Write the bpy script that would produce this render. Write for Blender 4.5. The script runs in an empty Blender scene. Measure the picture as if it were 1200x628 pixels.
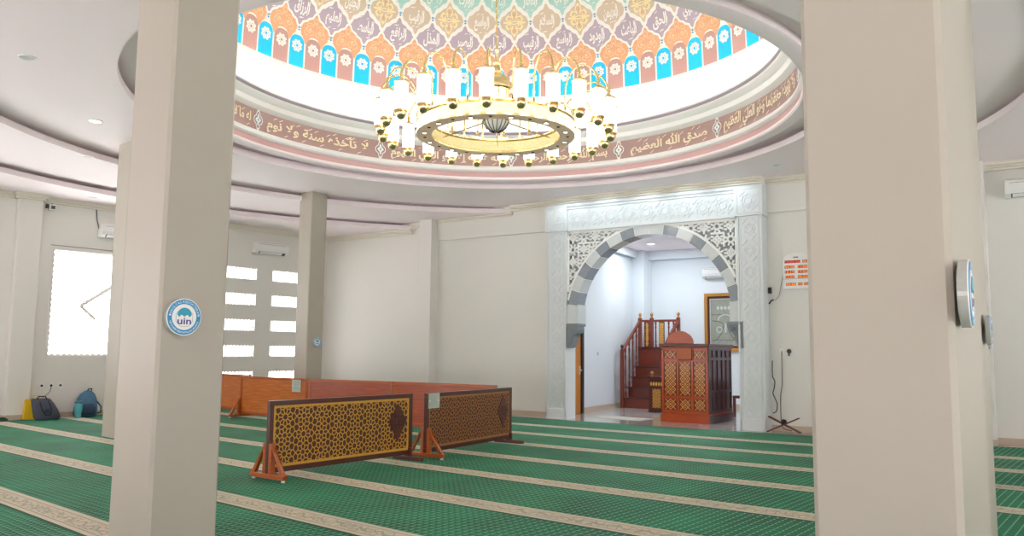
import bpy, math, random
from math import sin, cos, pi, radians, hypot, atan2
from mathutils import Matrix, Vector
random.seed(7)
GROUND, SKY, EXPO = 13.0, 3.2, 0.0          # lower world boosted to throw light up at the ceiling; hazy sky
SC = bpy.context.scene
COL = SC.collection

# ------------------------------------------------------------------ materials
def lin(c):
    return tuple(((v/12.92) if v <= .04045 else ((v+.055)/1.055)**2.4) for v in c)
def rgb(r, g, b):
    return lin((r/255, g/255, b/255))
def mat(name, col, rough=.6, metal=0, emit=None, estr=0, noise=0, nscale=8, bump=0, bscale=60, spec=.5, coat=0, stretch=None):
    m = bpy.data.materials.new(name); m.use_nodes = True
    nt = m.node_tree; b = nt.nodes['Principled BSDF']
    b.inputs['Base Color'].default_value = (*col, 1)
    b.inputs['Roughness'].default_value = rough
    b.inputs['Metallic'].default_value = metal
    b.inputs['Specular IOR Level'].default_value = spec
    if coat: b.inputs['Coat Weight'].default_value = coat; b.inputs['Coat Roughness'].default_value = .2
    if emit:
        b.inputs['Emission Color'].default_value = (*emit, 1); b.inputs['Emission Strength'].default_value = estr
    if noise or bump:
        tc = nt.nodes.new('ShaderNodeTexCoord'); mp = nt.nodes.new('ShaderNodeMapping')
        nt.links.new(tc.outputs['Object'], mp.inputs[0])
        if stretch: mp.inputs['Scale'].default_value = stretch
    if noise:
        n = nt.nodes.new('ShaderNodeTexNoise'); n.inputs['Scale'].default_value = nscale; n.inputs['Detail'].default_value = 5
        nt.links.new(mp.outputs[0], n.inputs[0])
        r = nt.nodes.new('ShaderNodeMix'); r.data_type = 'RGBA'
        r.inputs[6].default_value = (*[max(0, v*(1-noise)) for v in col], 1)
        r.inputs[7].default_value = (*[min(1, v*(1+noise)) for v in col], 1)
        nt.links.new(n.outputs[0], r.inputs[0]); nt.links.new(r.outputs[2], b.inputs['Base Color'])
    if bump:
        n2 = nt.nodes.new('ShaderNodeTexNoise'); n2.inputs['Scale'].default_value = bscale
        nt.links.new(mp.outputs[0], n2.inputs[0])
        bp = nt.nodes.new('ShaderNodeBump'); bp.inputs['Strength'].default_value = bump; bp.inputs['Distance'].default_value = .02
        nt.links.new(n2.outputs[0], bp.inputs['Height']); nt.links.new(bp.outputs[0], b.inputs['Normal'])
    return m

M = {}
M['wall'] = mat('wall_paint', rgb(229, 226, 221), .45, noise=.02, nscale=1.5)
M['column'] = mat('column_paint', rgb(180, 173, 160), .4, noise=.03, nscale=2.5)
M['ceil'] = mat('ceiling_paint', rgb(253, 240, 243), .7, noise=.01, nscale=1)
M['trim'] = mat('cornice_paint', rgb(228, 220, 208), .5)
M['white'] = mat('white_gloss_paint', rgb(245, 245, 244), .35)
M['frame'] = mat('carved_white_stone', rgb(226, 230, 233), .5, noise=.02)
M['grey_tile'] = mat('grey_arch_tile', rgb(142, 150, 160), .12, noise=.12, nscale=14, coat=.4)
M['white_tile'] = mat('pale_arch_tile', rgb(214, 218, 220), .15, noise=.06, nscale=5, coat=.3)
M['grout'] = mat('white_grout', rgb(240, 240, 240), .6)
M['stone_grey'] = mat('grey_stone', rgb(128, 136, 143), .6, noise=.1)
M['screen_back'] = mat('screen_backing', rgb(168, 174, 180), .7)
M['floor_tile'] = mat('polished_floor_tile', rgb(205, 200, 196), .12, noise=.06, nscale=3, coat=.4)
M['base'] = mat('baseboard_tile', rgb(196, 178, 160), .3, noise=.06)
M['room'] = mat('alcove_paint', rgb(226, 232, 236), .5)
M['pink'] = mat('rose_paint', rgb(206, 168, 168), .5)
M['mauve_line'] = mat('mauve_ledge_line', rgb(150, 138, 152), .6)
M['band'] = mat('brown_band_paint', rgb(178, 146, 140), .5)
M['cream'] = mat('cream_letter_paint', rgb(252, 238, 208), .5)
M['d_white'] = mat('dome_white_paint', rgb(250, 246, 240), .5)
M['d_cyan'] = mat('dome_cyan_paint', rgb(10, 190, 240), .5)
M['d_brown'] = mat('dome_rosy_brown_paint', rgb(190, 146, 138), .5)
M['d_orange'] = mat('dome_orange_paint', rgb(226, 168, 128), .5)
M['d_peach'] = mat('dome_peach_paint', rgb(250, 206, 160), .5)
M['d_mauve'] = mat('dome_mauve_paint', rgb(186, 168, 182), .5)
M['d_beige'] = mat('dome_beige_paint', rgb(214, 194, 172), .5)
M['d_teal'] = mat('dome_teal_paint', rgb(178, 216, 208), .5)
M['d_blue'] = mat('dome_blue_paint', rgb(40, 150, 200), .5)
M['d_gold'] = mat('dome_pale_gold_paint', rgb(255, 234, 176), .5)
M['gold'] = mat('polished_gold', (.88, .68, .36), .22, 1, noise=.15, nscale=30)
M['gold_filigree'] = mat('gold_filigree', (1, .80, .46), .38, .8, noise=.3, nscale=40, bump=1, bscale=45)
M['gold_satin'] = mat('satin_gold', rgb(255, 220, 186), .4, 0)
M['dark_metal'] = mat('dark_bronze', rgb(70, 60, 50), .4, .6)
M['lamp'] = mat('lit_lamp_glass', (1, .97, .92), .3, emit=(1, .95, .86), estr=7)
M['led'] = mat('cove_led', (1, 1, 1), .5, emit=(1, .98, .95), estr=42)
M['bulb'] = mat('lit_downlight', (1, 1, 1), .4, emit=(1, .98, .94), estr=8)
M['off'] = mat('unlit_downlight', rgb(205, 200, 198), .3)
M['teak'] = mat('orange_teak', rgb(176, 84, 26), .3, noise=.35, nscale=6, stretch=(1, 1, 9), coat=.35)
M['plank'] = mat('red_wood_planks', rgb(200, 110, 42), .3, noise=.55, nscale=3, stretch=(1., 1., 12), coat=.35)
M['plank_red'] = mat('darker_red_planks', rgb(168, 74, 42), .28, noise=.5, nscale=3, stretch=(1., 1., 12), coat=.4)  # plank colour toned darker and redder
M['mahog'] = mat('dark_mahogany', rgb(82, 34, 27), .3, noise=.3, nscale=6, stretch=(1, 1, 8), coat=.3)
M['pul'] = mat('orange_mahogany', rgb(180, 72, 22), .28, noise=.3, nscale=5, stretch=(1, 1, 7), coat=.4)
M['pul_shade'] = mat('shaded_mahogany', rgb(84, 46, 48), .32, noise=.25, nscale=5, stretch=(1, 1, 7), coat=.3)  # same mahogany, with the shade of the pulpit's side put into the colour
M['stair'] = mat('red_mahogany', rgb(122, 46, 24), .28, noise=.3, nscale=5, coat=.35)
M['lat_dark'] = mat('lattice_dark_wood', rgb(84, 40, 22), .5)  # dark wood showing through the lattice
M['lat_gold'] = mat('lattice_gold', rgb(214, 158, 52), .4, noise=.12, nscale=12)
M['lat_bronze'] = mat('lattice_bronze', rgb(172, 114, 60), .45, noise=.12, nscale=12)
M['inlay'] = mat('gold_inlay', rgb(238, 178, 88), .35, noise=.15)
M['paper'] = mat('laminated_paper', rgb(196, 204, 192), .25)
M['paper2'] = mat('paper_print', rgb(178, 188, 180), .35)
M['foot'] = mat('white_rubber', rgb(225, 228, 228), .5)
M['ac'] = mat('white_plastic', rgb(236, 236, 234), .35)
M['slot'] = mat('dark_slot', rgb(52, 52, 54), .5)
M['black'] = mat('black_plastic', rgb(28, 28, 30), .4)
M['blue'] = mat('sign_blue', rgb(24, 148, 204), .35)
M['sign_teal'] = mat('sign_teal', rgb(30, 160, 190), .35)
M['purple'] = mat('sign_purple', rgb(78, 74, 150), .4)
M['sign_side'] = mat('sign_acrylic_edge', rgb(176, 178, 172), .2)
M['alu'] = mat('white_aluminium', rgb(214, 214, 212), .35, .2)
M['yellow'] = mat('yellow_card', rgb(235, 190, 20), .5)
M['tote'] = mat('charcoal_fabric', rgb(74, 78, 92), .8, noise=.15, nscale=25, bump=.3)
M['tote_trim'] = mat('dark_strap', rgb(36, 38, 46), .7)
M['pack'] = mat('blue_fabric', rgb(70, 112, 142), .8, noise=.15, nscale=20, bump=.4)
M['pack_dark'] = mat('navy_fabric', rgb(44, 66, 92), .8)
M['tumbler'] = mat('turquoise_metal', rgb(98, 190, 205), .3, .2)
M['tumbler_lid'] = mat('teal_lid', rgb(60, 110, 130), .4)
M['door'] = mat('amber_door_wood', rgb(196, 126, 52), .4, noise=.15, nscale=4, stretch=(1, 1, 6))
M['door_frame'] = mat('dark_door_frame', rgb(44, 42, 46), .4)
M['led_panel'] = mat('led_panel_dark', rgb(120, 24, 30), .4)
M['digit'] = mat('lit_orange_digits', rgb(250, 130, 30), .4, emit=rgb(255, 140, 30), estr=.9)
M['digit_r'] = mat('lit_red_digits', rgb(230, 50, 30), .4, emit=rgb(240, 60, 30), estr=.7)
M['grey_ink'] = mat('grey_ink', rgb(120, 130, 150), .5)
M['art'] = mat('grey_green_textile', rgb(150, 152, 138), .7, noise=.25, nscale=18, bump=.2)
M['art_light'] = mat('pale_silver_thread', rgb(192, 200, 196), .5)
M['art_dark'] = mat('dark_green_thread', rgb(92, 98, 88), .6)
M['frame_gold'] = mat('gilded_wood', rgb(186, 132, 58), .35, .3)
M['cable'] = mat('grey_cable', rgb(88, 88, 90), .5)
M['rust'] = mat('dark_red_wood', rgb(96, 44, 38), .4)
M['cloth_dark'] = mat('dark_green_cloth', rgb(24, 66, 48), .9, bump=.4)
M['rug'] = mat('pale_tile_rug', rgb(202, 200, 190), .9, noise=.1, nscale=30)

def carpet_mat():
    m = bpy.data.materials.new('green_prayer_carpet'); m.use_nodes = True
    nt = m.node_tree; N = nt.nodes; L = nt.links; b = N['Principled BSDF']
    b.inputs['Roughness'].default_value = .65
    b.inputs['Specular IOR Level'].default_value = .18
    tc = N.new('ShaderNodeTexCoord'); sp = N.new('ShaderNodeSeparateXYZ'); L.new(tc.outputs['UV'], sp.inputs[0])
    def mth(op, a, c=None, d=None):
        n = N.new('ShaderNodeMath'); n.operation = op
        for i, v in enumerate((a, c, d)):
            if v is None: continue
            if isinstance(v, (int, float)): n.inputs[i].default_value = v
            else: L.new(v, n.inputs[i])
        return n.outputs[0]
    def mix(f, a, c):
        n = N.new('ShaderNodeMix'); n.data_type = 'RGBA'
        L.new(f, n.inputs[0]) if not isinstance(f, float) else None
        for i, v in ((6, a), (7, c)):
            if isinstance(v, tuple): n.inputs[i].default_value = (*v, 1)
            else: L.new(v, n.inputs[i])
        return n.outputs[2]
    u, v = sp.outputs[0], sp.outputs[1]
    fu = mth('FRACT', mth('DIVIDE', u, .075)); fv = mth('FRACT', mth('DIVIDE', v, .075))
    line = mth('MULTIPLY', mth('LESS_THAN', fu, .15), mth('LESS_THAN', fv, .72))
    cross = mth('LESS_THAN', fv, .1)
    thread = mth('MULTIPLY', mth('MAXIMUM', line, mth('MULTIPLY', cross, .55)), .68)
    n = N.new('ShaderNodeTexNoise'); n.inputs['Scale'].default_value = 1.3; n.inputs['Detail'].default_value = 6
    L.new(tc.outputs['Object'], n.inputs[0])
    n3 = N.new('ShaderNodeTexNoise'); n3.inputs['Scale'].default_value = 90; L.new(tc.outputs['Object'], n3.inputs[0])
    nn = mth('ADD', mth('MULTIPLY', n.outputs[0], .75), mth('MULTIPLY', n3.outputs[0], .25))
    rr = N.new('ShaderNodeValToRGB'); L.new(nn, rr.inputs[0])
    rr.color_ramp.elements[0].position = .3; rr.color_ramp.elements[0].color = (*rgb(0, 82, 55), 1)
    rr.color_ramp.elements[1].position = .7; rr.color_ramp.elements[1].color = (*rgb(3, 134, 93), 1)
    green = mix(thread, rr.outputs[0], rgb(176, 216, 190))
    # woven cream border with a floral scroll between two lines
    w = mth('SUBTRACT', v, 1.07)                # 0 .. .31 across the border
    vz = N.new('ShaderNodeTexVoronoi'); vz.feature = 'DISTANCE_TO_EDGE'; vz.inputs['Scale'].default_value = 13
    L.new(tc.outputs['UV'], vz.inputs[0])
    wav = mth('ABSOLUTE', mth('SUBTRACT', mth('SUBTRACT', w, .155), mth('MULTIPLY', mth('SINE', mth('MULTIPLY', u, 24.)), .035)))
    scroll = mth('MAXIMUM', mth('LESS_THAN', wav, .012), mth('LESS_THAN', vz.outputs[0], .07))
    mid = mth('LESS_THAN', mth('ABSOLUTE', mth('SUBTRACT', w, .155)), .075)
    lines = mth('LESS_THAN', mth('ABSOLUTE', mth('SUBTRACT', mth('ABSOLUTE', mth('SUBTRACT', w, .155)), .098)), .009)
    motif = mth('MULTIPLY', mth('MAXIMUM', mth('MULTIPLY', scroll, mid), lines), .6)
    cream = mix(motif, rgb(216, 204, 184), rgb(132, 142, 116))
    isb = mth('GREATER_THAN', w, 0.)
    dark = mth('LESS_THAN', mth('ABSOLUTE', mth('ADD', w, .015)), .015)
    base = mix(mth('MULTIPLY', dark, .8), green, rgb(8, 58, 36))
    col = mix(isb, base, cream)
    L.new(col, b.inputs['Base Color'])
    bp = N.new('ShaderNodeBump'); bp.inputs['Strength'].default_value = .35; bp.inputs['Distance'].default_value = .01
    L.new(mth('SUBTRACT', n3.outputs[0], thread), bp.inputs['Height']); L.new(bp.outputs[0], b.inputs['Normal'])
    return m
M['carpet'] = carpet_mat()

# ------------------------------------------------------------------ mesh helpers
class MB:
    def __init__(s): s.v = []; s.f = []; s.m = []; s.names = []
    def mi(s, m):
        if m not in s.names: s.names.append(m)
        return s.names.index(m)
    def add(s, vs, fs, m):
        o = len(s.v); k = s.mi(m); s.v += [tuple(p) for p in vs]
        for f in fs: s.f.append(tuple(i+o for i in f)); s.m.append(k)
    def box(s, x0, x1, y0, y1, z0, z1, m, T=None):
        vs = [(x, y, z) for z in (z0, z1) for y in (y0, y1) for x in (x0, x1)]
        if T is not None: vs = [tuple(T @ Vector(p)) for p in vs]
        s.add(vs, [(0, 2, 3, 1), (4, 5, 7, 6), (0, 1, 5, 4), (2, 6, 7, 3), (0, 4, 6, 2), (1, 3, 7, 5)], m)
    def prism(s, poly, fn, d0, d1, m, cap0=True):
        n = len(poly); vs = [fn(a, b, d0) for a, b in poly]+[fn(a, b, d1) for a, b in poly]
        fs = [tuple(range(n, 2*n))]+([tuple(reversed(range(n)))] if cap0 else [])
        fs += [(i, (i+1) % n, n+(i+1) % n, n+i) for i in range(n)]
        s.add(vs, fs, m)
    def poly(s, pts, m): s.add(pts, [tuple(range(len(pts)))], m)
    def fan(s, pts, c, fn, m, rings=3):
        n = len(pts); vs = [fn(*c)]
        for k in range(1, rings+1):
            t = k/rings; vs += [fn(c[0]+(a-c[0])*t, c[1]+(b-c[1])*t) for a, b in pts]
        fs = [(0, 1+i, 1+(i+1) % n) for i in range(n)]
        for k in range(rings-1):
            o = 1+k*n; q = o+n
            fs += [(o+i, q+i, q+(i+1) % n, o+(i+1) % n) for i in range(n)]
        s.add(vs, fs, m)
    def tube(s, pts, r, m, n=8, cap=True):
        P = [Vector(p) for p in pts]; rs = r if isinstance(r, (list, tuple)) else [r]*len(P)
        vs = []; up = None
        for i, p in enumerate(P):
            t = (P[min(i+1, len(P)-1)]-P[max(i-1, 0)]).normalized()
            if up is None: up = Vector((0, 0, 1)) if abs(t.z) < .9 else Vector((1, 0, 0))
            a = t.cross(up).normalized(); b2 = a.cross(t).normalized(); up = b2
            for k in range(n):
                q = 2*pi*k/n; vs.append(tuple(p+(a*cos(q)+b2*sin(q))*rs[i]))
        fs = [(i*n+k, i*n+(k+1) % n, (i+1)*n+(k+1) % n, (i+1)*n+k) for i in range(len(P)-1) for k in range(n)]
        if cap: fs += [tuple(reversed(range(n))), tuple(range((len(P)-1)*n, len(P)*n))]
        s.add(vs, fs, m)
    def lathe(s, prof, m, c=(0, 0, 0), n=24, closed=False, flip=False, T=None):
        ms = m if isinstance(m, list) else None
        vs = []
        for r, z in prof:
            for k in range(n):
                a = 2*pi*k/n; p = Vector((c[0]+r*cos(a), c[1]+r*sin(a), c[2]+z)); vs.append(tuple(T @ p) if T else tuple(p))
        segs = len(prof) if closed else len(prof)-1
        for i in range(segs):
            j = (i+1) % len(prof)
            fs = [(i*n+k, i*n+(k+1) % n, j*n+(k+1) % n, j*n+k) for k in range(n)]
            if flip: fs = [tuple(reversed(f)) for f in fs]
            o = len(s.v); k2 = s.mi(ms[i] if ms else m)
            if i == 0: base = o; s.v += vs
            for f in fs: s.f.append(tuple(q+base for q in f)); s.m.append(k2)
    def ribbon(s, pts, w, fn, m, closed=False):
        n = len(pts); a = []; b = []
        for i in range(n):
            p0 = pts[(i-1) % n] if closed or i > 0 else pts[i]; p1 = pts[(i+1) % n] if closed or i < n-1 else pts[i]
            dx, dy = p1[0]-p0[0], p1[1]-p0[1]; l = hypot(dx, dy) or 1
            ww = w(i/(n-1)) if callable(w) else w
            a.append((pts[i][0]-dy/l*ww/2, pts[i][1]+dx/l*ww/2)); b.append((pts[i][0]+dy/l*ww/2, pts[i][1]-dx/l*ww/2))
        vs = [fn(*p) for p in a]+[fn(*p) for p in b]
        s.add(vs, [(i, (i+1) % n, n+(i+1) % n, n+i) for i in range(n if closed else n-1)], m)
    def bar(s, p, q, w, y0, y1, m):
        """a straight strip in the x-z plane from p to q, y0..y1 deep"""
        dx, dz = q[0]-p[0], q[1]-p[1]; l = hypot(dx, dz) or 1; nx, nz = -dz/l*w/2, dx/l*w/2
        s.prism([(p[0]+nx, p[1]+nz), (p[0]-nx, p[1]-nz), (q[0]-nx, q[1]-nz), (q[0]+nx, q[1]+nz)], lambda a, b, d: (a, d, b), y0, y1, m)
    def build(s, name, parent=None, smooth=False, bevel=0, T=None):
        me = bpy.data.meshes.new(name)
        me.from_pydata([tuple(T @ Vector(p)) for p in s.v] if T else s.v, [], s.f)
        for k in s.names: me.materials.append(M[k])
        me.polygons.foreach_set('material_index', s.m)
        if smooth: me.polygons.foreach_set('use_smooth', [True]*len(me.polygons))
        me.update()
        o = bpy.data.objects.new(name, me); COL.objects.link(o)
        if parent: o.parent = parent
        if smooth == 2:
            try: me.set_sharp_from_angle(angle=radians(35))
            except Exception: pass
        if bevel:
            b = o.modifiers.new('edges', 'BEVEL'); b.width = bevel; b.segments = 2; b.limit_method = 'ANGLE'; b.angle_limit = radians(40)
        return o

def tag(o, label=None, cat=None, group=None, kind=None):
    if label: o['label'] = label
    if cat: o['category'] = cat
    if group: o['group'] = group
    if kind: o['kind'] = kind
    return o
def empty(name, loc=(0, 0, 0), rz=0, label=None, cat=None, group=None, kind=None):
    o = bpy.data.objects.new(name, None); COL.objects.link(o); o.empty_display_size = .1
    o.location = loc; o.rotation_euler = (0, 0, rz)
    return tag(o, label, cat, group, kind)
def copy_tree(o, parent=None):
    c = o.copy(); COL.objects.link(c); c.parent = parent
    for ch in list(o.children): copy_tree(ch, c)
    return c

# --- lettering (Arabic joined by hand: contextual forms, then reversed)
FORMS = {}
def _forms():
    two = lambda ch, a: FORMS.__setitem__(ch, (a, a+1, None, None))
    four = lambda ch, a: FORMS.__setitem__(ch, (a, a+1, a+2, a+3))
    FORMS[0x621] = (0xFE80, None, None, None)
    for ch, a in ((0x622, 0xFE81), (0x623, 0xFE83), (0x624, 0xFE85), (0x625, 0xFE87), (0x627, 0xFE8D), (0x629, 0xFE93), (0x62F, 0xFEA9), (0x630, 0xFEAB), (0x631, 0xFEAD), (0x632, 0xFEAF), (0x648, 0xFEED), (0x649, 0xFEEF)): two(ch, a)
    for ch, a in ((0x626, 0xFE89), (0x628, 0xFE8F), (0x62A, 0xFE95), (0x62B, 0xFE99), (0x62C, 0xFE9D), (0x62D, 0xFEA1), (0x62E, 0xFEA5), (0x633, 0xFEB1), (0x634, 0xFEB5), (0x635, 0xFEB9), (0x636, 0xFEBD), (0x637, 0xFEC1), (0x638, 0xFEC5), (0x639, 0xFEC9), (0x63A, 0xFECD), (0x641, 0xFED1), (0x642, 0xFED5), (0x643, 0xFED9), (0x644, 0xFEDD), (0x645, 0xFEE1), (0x646, 0xFEE5), (0x647, 0xFEE9), (0x64A, 0xFEF1)): four(ch, a)
_forms()
def shape_ar(t):
    out = []
    for word in t.split(' '):
        if word == 'الله': out.append('\uFDF2'); continue
        g = []; i = 0; prev = False
        while i < len(word):
            c = ord(word[i])
            if c == 0x644 and i+1 < len(word) and ord(word[i+1]) in (0x627, 0x623, 0x625, 0x622):
                a = {0x622: 0xFEF5, 0x623: 0xFEF7, 0x625: 0xFEF9, 0x627: 0xFEFB}[ord(word[i+1])]
                g.append(chr(a+1 if prev else a)); prev = False; i += 2; continue
            f = FORMS.get(c)
            if not f: g.append(word[i]); prev = False; i += 1; continue
            nxt = i+1 < len(word) and ord(word[i+1]) in FORMS and FORMS[ord(word[i+1])][1] is not None
            canjoin = f[2] is not None
            pj = prev and f[1] is not None
            if pj and canjoin and nxt: q = f[3]
            elif pj: q = f[1]
            elif canjoin and nxt: q = f[2]
            else: q = f[0]
            prev = canjoin and nxt
            g.append(chr(q)); i += 1
        out.append(''.join(reversed(g)))
    return ' '.join(reversed(out))
_tc = {}
def glyphs(text, bold=0):
    """flat outline of a line of text, size 1: (verts2d, faces, (x0,x1,y0,y1))"""
    if (text, bold) in _tc: return _tc[(text, bold)]
    cu = bpy.data.curves.new('lettering', 'FONT'); cu.body = text; cu.resolution_u = 2; cu.offset = bold
    ob = bpy.data.objects.new('lettering', cu); COL.objects.link(ob)
    dg = bpy.context.evaluated_depsgraph_get(); me = bpy.data.meshes.new_from_object(ob.evaluated_get(dg))
    vs = [(v.co.x, v.co.y) for v in me.vertices]; fs = [tuple(p.vertices) for p in me.polygons]
    bpy.data.objects.remove(ob); bpy.data.curves.remove(cu); bpy.data.meshes.remove(me)
    if not vs: vs = [(0, 0)]
    bb = (min(v[0] for v in vs), max(v[0] for v in vs), min(v[1] for v in vs), max(v[1] for v in vs))
    _tc[(text, bold)] = (vs, fs, bb); return _tc[(text, bold)]
def fit_text(mb, text, x0, x1, y0, y1, fn, m, bold=0, keep=False):
    vs, fs, (a, b, c, d) = glyphs(text, bold)
    sx = (x1-x0)/max(b-a, 1e-6); sy = (y1-y0)/max(d-c, 1e-6)
    ox, oy = x0, y0
    if keep:
        k = min(abs(sx), sy); ox = (x0+x1)/2-(b-a)*math.copysign(k, sx)/2; oy = (y0+y1)/2-(d-c)*k/2; sx = math.copysign(k, sx); sy = k
    mb.add([fn(ox+(x-a)*sx, oy+(y-c)*sy) for x, y in vs], fs, m)

# ------------------------------------------------------------------ layout
FO = (-10.52, 14.46, 0); FA = radians(5.292)           # mihrab wall frame: x along the wall, y into it
CX, CY = -7.6, 8.95                                     # centre of the dome
POLY = [(-17.85, -9), (8, -9), (8, 16.75), (-17.85, 14.3)]
def edge_dist(a):
    dx, dy = cos(a), sin(a); best = 99
    for i in range(4):
        x1, y1 = POLY[i]; x2, y2 = POLY[(i+1) % 4]; ex, ey = x2-x1, y2-y1
        det = dx*ey-dy*ex
        if abs(det) < 1e-9: continue
        t = ((x1-CX)*ey-(y1-CY)*ex)/det; u = ((x1-CX)*dy-(y1-CY)*dx)/det
        if t > 0 and -1e-6 <= u <= 1+1e-6: best = min(best, t)
    return best
ANG = sorted([2*pi*k/192 for k in range(192)]+[atan2(y-CY, x-CX) % (2*pi) for x, y in POLY])
def slab(mb, ri, ro, z0, z1, m):
    n = len(ANG); A = []
    for a in ANG:
        e = edge_dist(a); A.append((min(ri, e), min(ro, e), a))
    vs = []
    for z in (z0, z1):
        for w in (0, 1):
            vs += [(CX+t[w]*cos(t[2]), CY+t[w]*sin(t[2]), z) for t in A]
    fs = []
    for i in range(n):
        j = (i+1) % n
        if A[i][0] >= A[i][1]-1e-4 and A[j][0] >= A[j][1]-1e-4: continue
        fs += [(i, n+i, n+j, j), (2*n+i, 2*n+j, 3*n+j, 3*n+i), (i, j, 2*n+j, 2*n+i), (n+i, 3*n+i, 3*n+j, n+j)]
    mb.add(vs, fs, m)

# floor
mb = MB(); mb.box(-17.9, 8, -9, 21, -.06, 0, 'floor_tile'); tag(mb.build('floor'), kind='structure')

# ceiling: three stepped rings around the dome opening
mb = MB()
slab(mb, 9.05, 40, 4.53, 4.63, 'ceil'); slab(mb, 9.33, 40, 4.63, 4.69, 'ceil')
slab(mb, 7.09, 40, 4.69, 4.79, 'ceil'); slab(mb, 7.35, 40, 4.79, 4.85, 'ceil')
slab(mb, 4.98, 40, 4.85, 4.95, 'ceil'); slab(mb, 5.16, 40, 4.95, 5.03, 'ceil')
slab(mb, 4.63, 40, 5.03, 5.12, 'ceil')
tag(mb.build('ceiling'), kind='structure')

# drum: moulded rim, lettered band, cornice and ledge
prof = [(4.70, 5.12), (4.64, 5.03), (4.64, 4.93), (4.60, 4.91), (4.43, 4.91), (4.41, 4.93), (4.41, 4.965), (4.44, 4.975), (4.46, 5.08),
        (4.42, 5.085), (4.39, 5.11), (4.39, 5.14), (4.42, 5.16), (4.44, 5.20), (4.47, 5.21), (4.47, 5.56), (4.44, 5.57), (4.38, 5.62), (4.36, 5.70),
        (4.28, 5.76), (4.25, 5.80), (4.24, 5.85), (4.24, 5.885), (4.78, 5.90), (4.80, 6.70), (4.82, 6.76)]
ms = ['ceil', 'ceil', 'ceil', 'ceil', 'ceil', 'ceil', 'ceil', 'pink', 'white', 'white', 'white', 'white', 'white', 'white', 'band', 'white', 'white', 'white', 'white', 'white', 'mauve_line', 'white', 'white', 'white', 'white']  # mauve strip on the ledge lip paints in its edge shadow
mb = MB(); mb.lathe(prof, ms, (CX, CY, 0), 160, flip=True)
drum = tag(mb.build('ceiling_drum', smooth=2), kind='structure')
RB = 4.462
def on_band(a_deg, z, off=0):
    a = radians(a_deg); return (CX+(RB-off)*cos(a), CY+(RB-off)*sin(a), z)
mb = MB()
segs = [(98.5, 120.5, 'بسم الله الرحمن الرحيم'), (126, 156, 'الله لا إله إلا هو الحي القيوم'), (162, 191, 'لا تأخذه سنة ولا نوم'), (196, 224, 'له ما في السموات وما في الأرض'),
        (230, 258, 'من ذا الذي يشفع عنده إلا بإذنه'), (264, 296, 'يعلم ما بين أيديهم وما خلفهم'), (302, 334, 'ولا يحيطون بشيء من علمه'), (340, 360+27, 'وسع كرسيه السموات والأرض'), (33, 64, 'ولا يؤوده حفظهما وهو العلي العظيم'), (69.4, 92, 'صدق الله العظيم')]
rnd = random.Random(3)
for a0, a1, t in segs:
    fit_text(mb, shape_ar(t), a1, a0, 5.232, 5.525, lambda a, z: on_band(a, z, .012), 'cream', bold=.03)
    # vowel strokes over and under the letters
    k = int((a1-a0)/1.7)
    for i in range(k):
        a = a1-(i+.5)*(a1-a0)/k; z = 5.50+rnd.uniform(-.03, .02) if i % 3 else 5.255
        mb.ribbon([(a+.5, z-.018), (a-.5, z+.018)], .012, lambda p, q: on_band(p, q, .012), 'cream') if 0 else \
            mb.add([on_band(a+.55, z-.02, .012), on_band(a+.5, z-.032, .012), on_band(a-.55, z+.012, .012), on_band(a-.5, z+.024, .012)], [(0, 1, 2, 3)], 'cream')
for a in (66.2, 95.3, 124.2, 158.8, 193.7, 227, 261, 299, 337, 30):
    f = lambda p, q, a=a: on_band(a-degrees_(p), 5.385+q, .012)
    def degrees_(x): return math.degrees(x/RB)
    R8 = [(.085*cos(t)*(1+.22*cos(4*t)), .145*sin(t)*(1+.22*cos(4*t))) for t in [2*pi*k/48 for k in range(48)]]
    mb.ribbon(R8, .018, f, 'd_white', True)
    mb.fan([(.05*cos(t)*(1+.3*cos(4*t)), .085*sin(t)*(1+.3*cos(4*t))) for t in [2*pi*k/32 for k in range(32)]], (0, 0), f, 'd_white', 1)
    for t in range(8):
        q = pi/4*t+pi/8; c = (.062*cos(q), .1*sin(q))
        mb.fan([(c[0]+.013*cos(k*pi/4), c[1]+.013*sin(k*pi/4)) for k in range(8)], c, lambda p, q2, f=f: tuple(Vector(f(p, q2))*1), 'd_blue', 1)
    mb.fan([(.014*cos(k*pi/4), .02*sin(k*pi/4)) for k in range(8)], (0, 0), lambda p, q2, a=a: on_band(a-math.degrees(p/RB), 5.385+q2, .016), 'd_blue', 1)
    for sgn in (1, -1):
        mb.fan([(0, sgn*.175), (.016, sgn*.155), (0, sgn*.13), (-.016, sgn*.155)], (0, sgn*.155), f, 'd_white', 1)
mb.build('band_lettering', drum)

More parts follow.
